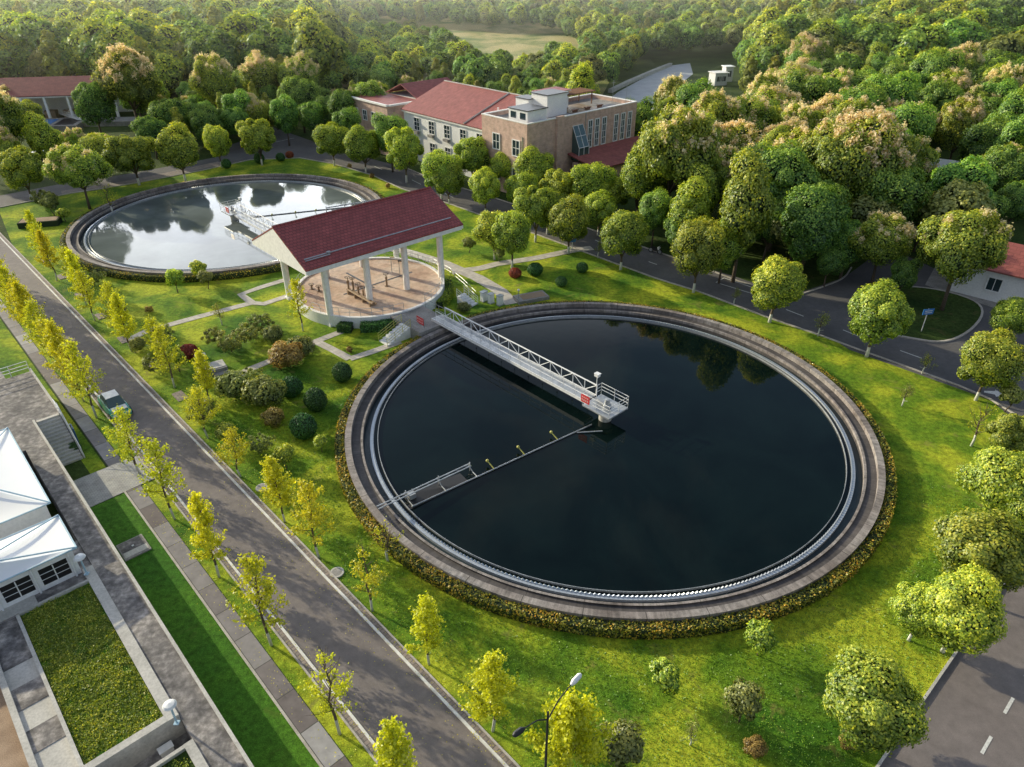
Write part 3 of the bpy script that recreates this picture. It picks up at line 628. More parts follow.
M['water'] = watermat('tank_water', (.0011, .0045, .0042), .03, .05)
M['water2'] = watermat('trough_water', (.02, .03, .035), .15, .5, 8)
R0 = 21.8; ZR = .9
M['water_pale'] = watermat('painted_reflection_tank_water', (.09, .105, .105), .05, .05)  # bright sky reflection of the far tank put into a paler base colour
def tank(c, label, hlabel, hn, bridge_ang, seed):
    t = thing('clarifier_tank', label, 'tank', (c[0], c[1], 0), 0, 'circular clarifier tanks')
    n = 256
    m = MB(); m.lathe([(R0, -.1), (R0, ZR), (R0 - .50, ZR), (R0 - .50, .48)], n); m.build('parapet', M['rim'], t)
    m = MB(); m.lathe([(R0 - .50, .50), (R0 - 1.24, .48), (R0 - 1.24, .60), (R0 - 1.40, .60), (R0 - 1.40, -.9)], n); m.build('launder_wall', M['walk_stain'], t)
    m = MB(); m.lathe([(R0 - 1.23, .603), (R0 - 1.41, .603), (R0 - 1.41, .35)], n); m.build('inner_coping', M['rim'], t)
    m = MB(); m.lathe([(R0 - 1.40, .06), (R0 - 1.95, .06)], n); m.build('launder_water', M['water2'], t)
    m = MB(); m.lathe([(R0 - 1.95, -.6), (R0 - 1.95, .27), (R0 - 2.15, .27), (R0 - 2.15, -.5)], n); m.build('weir_crest', M['weir_wet'], t, smooth=False)
    m = MB(); k = 420
    ra, rb = R0 - 2.16, R0 - 2.24; vs = []; K = k * 2
    for i in range(K):
        a = 2 * pi * i / K; z = .40 if i % 2 else .27
        vs += [(ra * cos(a), ra * sin(a), .1), (ra * cos(a), ra * sin(a), z), (rb * cos(a), rb * sin(a), z), (rb * cos(a), rb * sin(a), .1)]
    m.add(vs, [(i * 4 + q, i * 4 + q + 1, ((i + 1) % K) * 4 + q + 1, ((i + 1) % K) * 4 + q) for i in range(K) for q in range(3)])
    m.build('weir_teeth', M['weir_wet'], t)
    m = MB(); m.lathe([(R0 - 2.56, -.2), (R0 - 2.56, .33), (R0 - 2.60, .33), (R0 - 2.60, -.2)], n); m.build('scum_baffle', M['steel'], t)
    m = MB(); m.lathe([(R0 - 1.3, -.9), (.01, -2.2)], 64); m.build('tank_floor', M['black'], t)
    # water
    wm = MB(); wm.add([((R0 - 2.16) * cos(2 * pi * i / 128), (R0 - 2.16) * sin(2 * pi * i / 128), 0) for i in range(128)], [tuple(range(128))])
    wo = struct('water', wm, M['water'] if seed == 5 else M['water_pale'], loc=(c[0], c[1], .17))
    # hedge round the wall, open where the bridge lands
    line = [(c[0] + (R0 + .42) * cos(bridge_ang + radians(8 + 344 * i / 150)), c[1] + (R0 + .42) * sin(bridge_ang + radians(8 + 344 * i / 150))) for i in range(151)]
    hedge('clipped_hedge', hlabel, line, .72, .72, hn, 'hedge', .10, seed)
    return t
T1 = (7.97, 50.2); T2 = (-40.9, 101.9); AV = atan2(V[1], V[0])
tank(T1, 'large round concrete clarifier tank with dark blue water in the middle of the lawn', 'low clipped hedge with rusty tips ringing the nearer dark blue tank', 42000, AV, 5)
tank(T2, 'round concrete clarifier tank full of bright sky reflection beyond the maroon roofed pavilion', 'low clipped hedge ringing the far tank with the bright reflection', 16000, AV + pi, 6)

def truss_bridge(name, label, c, ang, L, group):
    t = thing(name, label, 'bridge', (c[0], c[1], 0), ang, group)
    zd = 1.45
    m = MB(); m.box((L / 2 + .9, 0, zd - .03), (L - 1.8, 1.15, .06)); m.build('deck', M['concrete_lt'] if False else M['steel'], t)
    m = MB()
    for s in (-1, 1): m.box((L / 2 + .9, s * .6, zd - .14), (L - 1.8, .07, .30))
    for k in range(int((L - 2) / 1.5)): m.box((2.0 + 1.5 * k, 0, zd - .2), (.08, 1.1, .12))
    m.build('beam', M['white_steel'], t)
    for s in (-1, 1):
        m = MB(); y = s * .6; r = .05 if s == TR else .03
        n = int((L - 2.2) / 1.35); xs = [1.6 + (L - 2.4) * i / n for i in range(n + 1)]
        sgn = 1
        m.tube([(xs[0], y, zd + 1.12), (xs[-1], y, zd + 1.12)], r * 1.25, 6)
        m.tube([(xs[0], y, zd + .12 if s == TR else zd + .55), (xs[-1], y, zd + .12 if s == TR else zd + .55)], r * 1.0, 6)
        for i, x in enumerate(xs):
            m.tube([(x, y, zd), (x, y, zd + 1.12)], r * .8, 5)
            if s == TR and i < n: m.tube([(x, y, zd + .12), (xs[i + 1], y, zd + 1.12)] if i % 2 else [(x, y, zd + 1.12), (xs[i + 1], y, zd + .12)], r * .75, 5)
        m.build('railing', M['white_steel'], t)
    for i in range(10): m = MB(); m.tube([(2.5 + i * 1.9, -.65, zd - .2), (2.5 + i * 1.9, -.65, zd - .75)], .02, 5); m.ball((2.5 + i * 1.9, -.65, zd - .8), .07, 6); m.build('hanger', M['white_steel'], t)
    # centre platform
    m = MB(); m.box((.1, 0, zd - .08), (3.0, 2.5, .14)); m.build('platform', M['steel'], t, bevel=.02)
    m = MB()
    pr = [(1.6, .62), (1.6, 1.22), (-1.35, 1.22), (-1.35, -1.22), (1.6, -1.22), (1.6, -.62)]
    for z in (.45, .78, 1.12): m.tube([(p[0], p[1], zd + z) for p in pr], .026, 6)
    for a, b in zip(pr, pr[1:]):
        k = max(1, int(hypot(b[0] - a[0], b[1] - a[1]) / 1.0))
        for q in range(k + 1): m.tube([(a[0] + (b[0] - a[0]) * q / k, a[1] + (b[1] - a[1]) * q / k, zd), (a[0] + (b[0] - a[0]) * q / k, a[1] + (b[1] - a[1]) * q / k, zd + 1.12)], .024, 5)
    m.build('platform_railing', M['white_steel'], t)
    m = MB(); m.lathe([(.01, -1.5), (.55, -1.5), (.55, .9), (.75, .95), (.75, zd - .16), (.01, zd - .16)], 20); m.build('centre_column', M['concrete_lt'], t)
    m = MB(); m.lathe([(.35, zd), (.35, zd + .25), (.25, zd + .3), (.2, zd + .75), (.01, zd + .78)], 14, (-.1, 0)); m.box((.3, 0, zd + .2), (.6, .3, .28)); m.tube([(.55, 0, zd + .2), (1.0, 0, zd + .2)], .14, 10); m.build('drive_gearbox', M['steel'], t, bevel=.01)
    m = MB(); m.tube([(1.75, TR * .7, zd), (1.75, TR * .7, zd + 1.9)], .035, 6); m.box((1.75, TR * .7, zd + 2.05), (.42, .32, .26)); m.box((1.72, TR * .7, zd + 2.22), (.5, .4, .05)); m.build('floodlight', M['white_steel'], t)
    # red warning board with two white lines of characters
    sg = MB(); sg.box((1.25, -TR * 1.29, zd + .72), (.95, .03, .72)); so = sg.build('warning_sign', M['red'], t)
    m = MB()
    for r_ in range(2):
        for q in range(4):
            x0 = .95 + q * .2; z0 = zd + .86 - r_ * .28
            m.box((x0, -TR * 1.31, z0 + .05), (.12, .012, .018)); m.box((x0, -TR * 1.31, z0 - .05), (.12, .012, .018)); m.box((x0, -TR * 1.311, z0), (.018, .012, .15)); m.box((x0 + .04, -TR * 1.312, z0 - .02), (.015, .012, .1))
    m.build('lettering', M['white'], so)
    return t
TR = -1   # side of the zigzag truss in bridge space (far side from the camera)
b1 = truss_bridge('clarifier_bridge', 'long white truss footbridge reaching over the dark blue tank to a railed platform', T1, AV, 23.4, 'bridges over the clarifier tanks')
TR = 1
b2 = truss_bridge('clarifier_bridge', 'white truss footbridge over the bright far tank, partly behind the pavilion roof', T2, AV + pi, 23.4, 'bridges over the clarifier tanks')
# rotating scum skimmer arm of each tank
def skimmer(c, tip, label):
    a = atan2(tip[1] - c[1], tip[0] - c[0]); t = thing('scum_skimmer', label, 'skimmer', (c[0], c[1], 0), a, 'scum skimmers')
    m = MB(); m.tube([(2.2, 0, .24), (18.9, 0, .24)], .055, 8); m.tube([(1.5, 1.3, .3), (3.3, .15, .24)], .05, 6); m.box((10, 0, .2), (17, .03, .18)); m.build('skimmer_blade', M['steel'], t)
    for x in (5.2, 8.6, 11.6):
        m = MB(); m.tube([(x, 0, .22), (x + .1, -.75, .55)], .05, 6); m.ball((x + .1, -.8, .58), .13, 6); m.build('float_arm', M['yellow'], t)
    m = MB()
    for y in (-.85, -1.15): m.tube([(13.2, y, .75), (21.3, y + .5, 1.05)], .05, 6)
    for x in (13.2, 16.0, 18.8):
        m.tube([(x, -1, .1), (x, -1, 1.0)], .05, 6); m.tube([(x, -1.25, .7), (x, -.6, .3), (x, 0, .25)], .035, 5)
    for k in range(9): m.tube([(13.3 + k * .9, -.85, .78), (13.75 + k * .9, -1.12, .8)], .02, 4)
    m.box((18.4, -.9, .45), (.5, .5, .4)); m.build('scum_beach_frame', M['steel'], t)
    m = MB(); m.add([(14, .1, .19), (18.9, .1, .19), (18.9, -1.5, .30), (14, -1.2, .2)], [(0, 1, 2, 3)]); m.box((17.5, -.1, .1), (3.6, .5, .2)); m.build('scum_box', M['black'], t)
skimmer(T1, G(392, 515, .3), 'thin radial skimmer arm with float brackets lying across the dark near tank')
skimmer(T2, G(352, 206, .3), 'thin radial skimmer arm across the bright far tank behind the ridge of the pavilion')

# ================================================================== PAVILION
PCX, PCY = -17.0, 76.7
pv = thing('pavilion', 'open pavilion with maroon tiled gable roof on white columns over the round platform', 'pavilion', (PCX, PCY, 0), TH)
def gable_roof(mb, x0, x1, hw, ze, zr, th=.18, y0=0.0):
    for s in (-1, 1):
        vs = [(x0, y0 + s * hw, ze), (x1, y0 + s * hw, ze), (x1, y0, zr), (x0, y0, zr), (x0, y0 + s * hw, ze - th), (x1, y0 + s * hw, ze - th), (x1, y0, zr - th), (x0, y0, zr - th)]
        f = [(0, 1, 2, 3), (7, 6, 5, 4), (0, 4, 5, 1), (3, 7, 4, 0), (1, 5, 6, 2)]
        if s == 1: f = [q[::-1] for q in f]
        mb.add(vs, f)
ZE, ZRG, HWD, HLN = 7.35, 10.3, 5.85, 10.1
m = MB(); gable_roof(m, -HLN, HLN, HWD, ZE, ZRG, .16); 
rf = m.build('roof', M['tiles'], pv)
m = MB(); m.tube([(-HLN, 0, ZRG + .03), (HLN, 0, ZRG + .03)], .12, 8); m.build('ridge_tiles', M['tiles'], rf)
m = MB(); yy = -HWD * .80; zz = ZE + (ZRG - ZE) * .20 + .05
m.tube([(-HLN + .6, yy, zz), (HLN - .9, yy, zz)], .07, 6); m.tube([(-HLN + .6, yy - .25, zz - .1), (-HLN + 3.4, yy - .25, zz - .1)], .06, 6); m.box((-HLN + 3.4, yy, zz + .05), (.4, .4, .15))
m.build('roof_conduit', M['steel'], rf)
for s in (-1, 1):
    m = MB(); x = s * (HLN - .12)
    vs = [(x - .1, -HWD, ZE - .55), (x - .1, HWD, ZE - .55), (x - .1, HWD, ZE - .165), (x - .1, 0, ZRG - .165), (x - .1, -HWD, ZE - .165)]
    n = 5; vs2 = [(a + .2, b, c) for a, b, c in vs]
    m.add(vs + vs2, [tuple(range(n - 1, -1, -1)), tuple(range(n, 2 * n))] + [(i, (i + 1) % n, n + (i + 1) % n, n + i) for i in range(n)])
    m.build('gable', M['white'], pv)
m = MB()
for s in (-1, 1): m.box((0, s * (HWD - .13), ZE - .40), (2 * HLN - .5, .28, .44))
for x in (-7.5, -2.5, 2.5, 7.5): m.box((x, 0, ZE - .42), (.4, 2 * HWD - .6, .4))
m.build('beam', M['white'], pv)
m = MB(); m.box((0, 0, ZE - .62), (2 * HLN - .8, 2 * HWD - .9, .04)) if False else None
for x in (-7.5, -2.5, 2.5, 7.5):
    for y in (-4.6, 4.6):
        m = MB(); m.tube([(x, y, -.05), (x, y, ZE - .62)], .36, 20); m.box((x, y, ZE - .68), (.8, .8, .12)); m.box((x, y, .12), (.85, .85, .24)); m.build('column', M['white'], pv, smooth=True)
# round raised platform
pp = thing('round_platform', 'round raised platform with worn pinkish floor and white kerb under the pavilion', 'platform', (-16.4, 75.9, 0), TH)
m = MB(); m.lathe([(8.55, -.1), (8.55, 1.28), (8.2, 1.28), (8.2, 1.1)], 96); m.build('platform_wall', M['white_wall'], pp)
m = MB(); m.lathe([(8.21, 1.12), (.001, 1.12)], 96); m.build('platform_floor', M['floor_pav'], pp)
m = MB()
for a0, a1 in ((-170, -98), (-78, 60), (75, 175)):
    k = int(abs(a1 - a0) / 8)
    P = [(8.35 * cos(radians(a0 + (a1 - a0) * i / k)), 8.35 * sin(radians(a0 + (a1 - a0) * i / k))) for i in range(k + 1)]
    for z in (1.75, 2.2): m.tube([(p[0], p[1], z) for p in P], .022, 5)
    for p in P: m.tube([(p[0], p[1], 1.28), (p[0], p[1], 2.2)], .024, 5)
m.build('railing', M['steel'], pp)
m = MB(); m.box((1.2, 0, 1.125), (9.5, .25, .03)); m.box((0, 2.2, 1.125), (.25, 6, .03)); m.build('floor_channel', M['dark_metal'], pp)
# equipment on the platform: gate valves with hand wheels
def at_grid(dx, dy): return (-16.4 + dx * U[0] + dy * V[0], 75.9 + dx * U[1] + dy * V[1])
def valve(x, y, label, h=1.3, col='bronze', group='valves standing on the round platform'):
    t = thing('gate_valve', label, 'valve', (x, y, 1.12), rnd.uniform(0, 1), group)
    m = MB(); m.lathe([(.28, 0), (.28, .06), (.12, .08), (.10, h * .6), (.14, h * .62), (.14, h * .75), (.05, h * .78), (.035, h), (.01, h)], 12); m.build('stand', M[col], t)
    m = MB(); r = .3; m.tube([(r * cos(a * pi / 8), r * sin(a * pi / 8), h) for a in range(17)], .03, 5); m.tube([(-r, 0, h), (r, 0, h)], .02, 4); m.tube([(0, -r, h), (0, r, h)], .02, 4); m.build('hand_wheel', M['dark_metal'], t)
for i, (px, py, h, d) in enumerate([(387, 286, 1.5, 'brown valve post with round wheel in the open middle of the platform floor'), (349, 291, 1.7, 'tall brown valve stand, leftmost of the cluster between the columns'), (354, 293, 1.8, 'brown valve stand, second from the left in the cluster between the columns'), (359, 296, 1.5, 'brown valve stand, third from the left in the cluster between the columns'), (364, 298, 1.3, 'short brown valve stand at the right end of the cluster between the columns'), (312, 289, .6, 'low dark valve near the left edge of the platform'), (319, 291, .6, 'low dark valve beside the front left column')]):
    x, y = G(px, py, 1.12); valve(x, y, d, h)
for i, (px, py) in enumerate([(392, 272), (400, 276)]):
    x, y = G(px, py, 1.12); t = thing('lifting_post', ['thin yellow topped post at the back of the platform', 'thin dark post standing near the back columns of the platform'][i], 'post', (x, y, 1.12))
    m = MB(); m.tube([(0, 0, 0), (0, 0, 1.9)], .04, 6); m.build('post', M['steel'], t); m = MB(); m.box((.15, 0, 1.92), (.5, .12, .14)); m.build('post_head', M[('yellow', 'dark_metal')[i]], t)
m = MB(); m.tube([(-2.6, 0, .45), (2.6, 0, .45)], .11, 8); m.tube([(-2.6, .45, .3), (2.6, .45, .3)], .09, 8)
for x in (-2.2, -.8, .8, 2.2): m.box((x, .2, .2), (.15, .8, .4))
x, y = G(360, 300, 1.12); o = one('pipe_run', 'pair of brown pipes on low supports crossing the platform floor', 'pipes', m, M['bronze'], loc=(x, y, 1.12)); o.rotation_euler.z = radians(-47)
# low equipment frame at platform rim towards the bridge
# landing from platform to bridge
m = MB(); 
def brect(x0, x1, y0, y1, z0, z1, mbx=None):  # in bridge axes of tank 1
    c, s = cos(AV), sin(AV); P = [(x0, y0), (x1, y0), (x1, y1), (x0, y1)]
    (mbx or m).prism([(T1[0] + p[0] * c - p[1] * s, T1[1] + p[0] * s + p[1] * c) for p in P], z0, z1)
def bpt(x, y, z): return (T1[0] + x * cos(AV) - y * sin(AV), T1[1] + x * sin(AV) + y * cos(AV), z)
brect(22.0, 27.2, -.9, 3.2, 0, 1.16); one('concrete_landing', 'concrete landing between the round platform and the near tank bridge', 'landing', m, M['concrete'])
def stairs(name, label, base, ang, n, w, rise, run, railmat, group='short stairs with pipe railings beside the bridge landing', wallm='white_wall'):
    t = thing(name, label, 'stairs', (base[0], base[1], 0), ang, group)
    m = MB()
    for i in range(n): m.box((i * run + run / 2, 0, (i + 1) * rise / 2), (run, w, (i + 1) * rise))
    m.build('steps', M[wallm], t)
    for s in (-1, 1):
        m = MB(); y = s * (w / 2 + .03)
        for h in (.35, .65, .95): m.tube([(-.05, y, h), (n * run, y, n * rise + h)], .024, 5)
        for k in range(4): x = -.05 + (n * run + .05) * k / 3; z = n * rise * k / 3; m.tube([(x, y, z), (x, y, z + .95)], .026, 5)
        m.build('railing', M[railmat], t)
    return t
a = bpt(24.4, 6.1, 0); stairs('concrete_stairs', 'pale stairs with yellowish railings on the left of the red sign at the tank landing', a, AV - pi / 2, 7, 1.5, .165, .42, 'yellow')
a = G(474, 306); stairs('concrete_stairs', 'pale stairs with white railings right of the bridge by the white cabinet', a, atan2(V[1], V[0]) + .15, 5, 1.2, .17, .4, 'white_steel')
# red sign at the landing
p = bpt(23.2, 2.2, 0); t = thing('warning_sign', 'red warning board on the railing at the shore end of the near bridge', 'sign', (p[0], p[1], 1.16), AV)
m = MB(); m.box((0, 0, .62), (1.15, .04, .78)); sb = m.build('sign_board', M['red'], t)
m = MB()
for r_ in range(2):
    for q in range(4):
        x0 = -.38 + q * .25; z0 = .78 - r_ * .3
        for dx, dz, a_, b_ in ((0, .06, .15, .02), (0, -.06, .15, .02), (0, 0, .02, .17), (.05, -.02, .02, .1)): m.box((x0 + dx, .025 + abs(dx) * .01, z0 + dz), (a_, .012, b_))
m.build('lettering', M['white'], sb)
m = MB()
for x in (-.6, .6): m.tube([(x, -.05, -.0), (x, -.05, 1.05)], .03, 6)
m.build('post', M['steel'], t)
t = thing('landing_railing', 'grey pipe railing along the concrete landing at the shore end of the near bridge', 'railing', (T1[0], T1[1], 0), AV)
m = MB()
for line in ([(22.2, 3.1), (23.4, 3.1), (25.0, 3.1)], [(22.0, -.85), (24.0, -.85), (26.4, -.85)]):
    for z in (1.6, 2.2): m.tube([(x, y, z) for x, y in line], .025, 5)
    for x, y in line: m.tube([(x, y, 1.16), (x, y, 2.2)], .028, 5)
m.build('rail', M['steel'], t)
# white cabinets and small pump by the right stairs
for i, (px, py, sx, d) in enumerate([(484, 301, .7, 'white equipment cabinet beside the right hand stairs'), (491, 303, .6, 'white cabinet between two others at the end of the pale path'), (500, 305, .6, 'white cabinet nearest the concrete slab with posts')]):
    x, y = G(px, py); t = thing('control_cabinet', d, 'cabinet', (x, y, .0), TH, 'white cabinets at the end of the path')
    m = MB(); m.box((0, 0, .62), (sx, .5, 1.05)); m.build('cabinet_body', M['white_steel'], t, bevel=.02)
    m = MB(); m.box((0, 0, 1.18), (sx + .12, .62, .06)); m.box((0, 0, .05), (sx + .1, .6, .1)); m.build('cabinet_cap', M['steel'], t)
    m = MB(); m.box((0, -.258, .64), (sx * .8, .012, .9)); m.box((sx * .25, -.27, .65), (.04, .02, .14)); m.build('cabinet_door', M['white'], t)
x, y = G(531, 299); t = thing('valve_pit', 'low concrete pit cover with brown top at the tank edge right of the cabinets', 'pit', (x, y, 0), TH - .35)
m = MB(); m.box((0, 0, .2), (3.8, 1.9, .4)); m.build('pit_wall', M['concrete'], t, bevel=.02); m = MB(); m.box((.2, 0, .415), (2.9, 1.3, .03)); m.build('pit_cover', M['bronze'], t)
x, y = G(518.5, 303); t = thing('garden_lamp', 'thin grey post lamp standing at the left end of the valve pit', 'lamp', (x, y, 0))
m = MB(); m.tube([(0, 0, 0), (0, 0, 1.5)], .04, 6); m.build('post', M['steel'], t); m = MB(); m.ball((0, 0, 1.6), .14, 8); m.build('lamp_head', M['white_steel'], t)
# railing along the path right of the pavilion
t = thing('path_railing', 'thin metal railing along the pale path right of the pavilion', 'railing', (0, 0, 0)); m = MB()
P = [G(*p) for p in [(402, 254), (418, 260), (434, 266), (450, 275), (464, 287), (476, 299)]]
for z in (.5, .95): m.tube([(p[0], p[1], z) for p in P], .024, 5)
for a, b in zip(P, P[1:]):
    for k in range(3): q = k / 3; m.tube([(a[0] + (b[0] - a[0]) * q, a[1] + (b[1] - a[1]) * q, 0), (a[0] + (b[0] - a[0]) * q, a[1] + (b[1] - a[1]) * q, .95)], .022, 5)
m.build('rail', M['steel'], t)
# clipped hedge at the foot of the platform
def arc(c, r, a0, a1, n=24): return [(c[0] + r * cos(a0 + (a1 - a0) * i / n), c[1] + r * sin(a0 + (a1 - a0) * i / n)) for i in range(n + 1)]
aa = [atan2(G(px, py)[1] - 75.9, G(px, py)[0] + 16.4) for px, py in ((362, 328), (402, 322))]
hedge('clipped_hedge', 'dark green box hedge against the white platform wall in front of the pavilion', arc((-16.4, 75.9), 9.2, aa[0], aa[1]), .9, .9, 3000, 'clipped', .09, 7)
hedge('clipped_hedge', 'short dark green hedge block beside the front left pavilion column', arc((-16.4, 75.9), 9.2, aa[0] - .26, aa[0] - .1), 1.0, .8, 1500, 'clipped', .09, 8)
hedge('clipped_hedge', 'curved bright green hedge on the right side of the round platform', arc((-16.4, 75.9), 9.1, -.42, .30), .8, .8, 4500, 'camphor', .10, 9)

# ================================================================== GARDEN THINGS
x, y = G(213, 372); t = thing('inspection_chamber', 'low grey concrete chamber with pale lid beside the round red shrub', 'chamber', (x, y, 0), TH - .15)
m = MB(); m.box((0, 0, .3), (2.5, 1.7, .6)); m.build('chamber_wall', M['concrete'], t, bevel=.02); m = MB(); m.box((.1, .1, .625), (2.2, 1.4, .05)); m.build('chamber_lid', M['concrete_lt'], t); m = MB(); m.box((.6, -1.2, .15), (1.3, .6, .3)); m.build('step', M['concrete'], t)
x, y = G(203, 366); t = thing('twin_floodlight', 'pair of white floodlights on a short frame behind the grey concrete chamber', 'floodlight', (x, y, 0), .3)
m = MB(); m.tube([(-.3, 0, 0), (-.25, 0, 1.0)], .03, 5); m.tube([(.3, 0, 0), (.25, 0, 1.0)], .03, 5); m.tube([(-.4, 0, 1), (.4, 0, 1)], .03, 5); m.build('frame', M['white_steel'], t)
for s in (-1, 1): m = MB(); m.box((s * .28, -.05, 1.22), (.42, .28, .36), 0, rx=.5); m.build('lamp_head', M['white_steel'], t, bevel=.03)
for i, (px, py, r, d) in enumerate([(262, 488, .34, 'round manhole cover in the lawn right of the road near the sparse trees'), (337, 573, .34, 'round manhole cover in the lawn at the road edge below the yellow trees')]):
    x, y = G(px, py); m = MB(); m.lathe([(r + .12, 0), (r + .12, .09), (r, .09)], 24); t = thing('manhole', d, 'manhole', (x, y, 0)); m.build('manhole_frame', M['concrete_lt'], t); m = MB(); m.lathe([(r, .085), (.001, .095)], 24); m.build('manhole_cover', M['concrete'], t)
x, y = G(1000, 437); m = MB(); m.box((0, 0, .04), (1.6, 1.1, .08)); o = one('slab_cover', 'dark rectangular slab cover in the grass at the right under the small trees', 'cover', m, M['concrete_dk'], loc=(x, y, 0)); o.rotation_euler.z = TH
x, y = G(385 - 160, 330 - 82 + 6) 
# stepping slabs in the planting strip along the road
for i in range(7):
    p = W(14.9, 60 + i * 7.4); m = MB(); m.box((0, 0, .03), (.9, 1.7, .06)); o = one('stepping_slab', 'pale brown slab in the planting strip right of the road, %s from the near end' % ['first', 'second', 'third', 'fourth', 'fifth', 'sixth', 'seventh'][i], 'slab', m, M['pavers'], 'slabs in the planting strip', loc=(p[0], p[1], 0)); o.rotation_euler.z = TH
# raised bed left of the far tank
x, y = G(41, 225); t = thing('raised_bed', 'dark edged raised bed with orange soil left of the far tank', 'planter', (x, y, 0), .25); m = MB(); m.box((0, 0, .4), (5.2, 2.2, .8)); m.build('bed_wall', M['darkcore'], t); m = MB(); m.box((0, 0, .81), (4.8, 1.8, .04)); m.build('soil', M['gravel'], t)

# double street lamp near the camera
def lamp_double(at, h, label, rz):
    x, y = at; t = thing('street_lamp', label, 'street lamp', (x, y, 0), rz)
    m = MB(); m.lathe([(.14, 0), (.14, .4), (.075, .45), (.045, h), (.01, h)], 12); m.build('pole', M['dark_metal'], t)
    for s, hz, col in ((1, .9, 'white_steel'), (-1, .6, 'dark_metal')):
        m = MB(); m.tube([(0, 0, h - .5), (s * .6, 0, h - .1 + hz * .3), (s * 1.35, 0, h + hz * .55)], [.035, .03, .025], 6); m.build('arm', M['dark_metal'], t)
        m = MB(); e = (s * 1.6, 0, h + hz * .55 + .06); m.tube([(s * 1.3, 0, h + hz * .52), (s * 1.48, 0, e[2] - .02), (s * 1.8, 0, e[2] + .05), (s * 1.9, 0, e[2] + .06)], [.05, .13, .12, .05], 8); m.build('lamp_head', M[col], t, smooth=True)
    return t
_a = G(572, 682, 9.4); _b = G(515, 738, 9.0); lamp_double(G(548, 712, 8.8), 8.8, 'dark street lamp with two arms beside the large yellow tree at the bottom edge', atan2(_a[1] - _b[1], _a[0] - _b[0]))
# sign boards on posts
def signpost(px, py, h, w, hh, label, col='blue', rz=0, lines=2):
    x, y = G(px, py); t = thing('sign_post', label, 'sign', (x, y, 0), rz)
    m = MB(); m.tube([(0, 0, 0), (0, 0, h)], .045, 6); m.build('post', M['white_steel'], t)
    m = MB(); m.box((0, -.06, h - hh / 2), (w, .05, hh)); b = m.build('sign_board', M[col], t)
    m = MB()
    for i in range(lines): m.box((0, -.09, h - hh * (i + 1) / (lines + 1)), (w * .7, .012, hh * .12))
    if lines: m.build('lettering', M['white'], b)
signpost(921, 332, 2.7, 1.25, .62, 'blue and white road sign on a post at the edge of the grassy island', rz=.2)
signpost(572, 252, 2.4, .85, 1.0, 'blue board on a post by the pale path under the street trees', rz=.1, lines=1)
signpost(684, 262, 2.8, .8, .8, 'pale blue square sign beyond the street behind the large round tree', 'blue_pipe', rz=.2, lines=1)
# parked motorcycle
def motorcycle(px, py, rz, label):
    x, y = G(px, py); t = thing('motorcycle', label, 'motorcycle', (x, y, 0), rz)
    for s in (-.65, .65):
        m = MB(); m.tube([(s + .3 * cos(a * pi / 8), 0, .31 + .3 * sin(a * pi / 8)) for a in range(17)], .055, 6); w = m.build('wheel', M['rubber'], t)
        m = MB(); m.lathe([(.01, -.03), (.22, -.03), (.22, .03), (.01, .03)], 12); q = m.build('rim', M['steel'], w); q.location = (s, 0, .31); q.rotation_euler = (pi / 2, 0, 0)
    m = MB(); m.box((0, 0, .48), (.75, .26, .34), top=.8); m.tube([(.65, 0, .31), (.5, 0, .95)], .035, 6); m.tube([(-.65, 0, .31), (-.1, 0, .45)], .04, 6); m.build('body', M['dark_metal'], t, bevel=.03)
    m = MB(); m.box((-.3, 0, .75), (.75, .26, .12)); m.build('seat', M['rubber'], t, bevel=.04)
    m = MB(); m.box((.45, 0, .75), (.18, .34, .4), ry=-.3); m.tube([(.45, -.33, 1.0), (.5, 0, .96), (.45, .33, 1.0)], .022, 5); m.build('front_shield', M['white_steel'], t, bevel=.02)
    m = MB(); m.box((.62, 0, .86), (.08, .16, .14)); m.build('headlight', M['white'], t)
motorcycle(655, 253, radians(-38), 'dark motorcycle with a white front shield parked at the far kerb of the street')

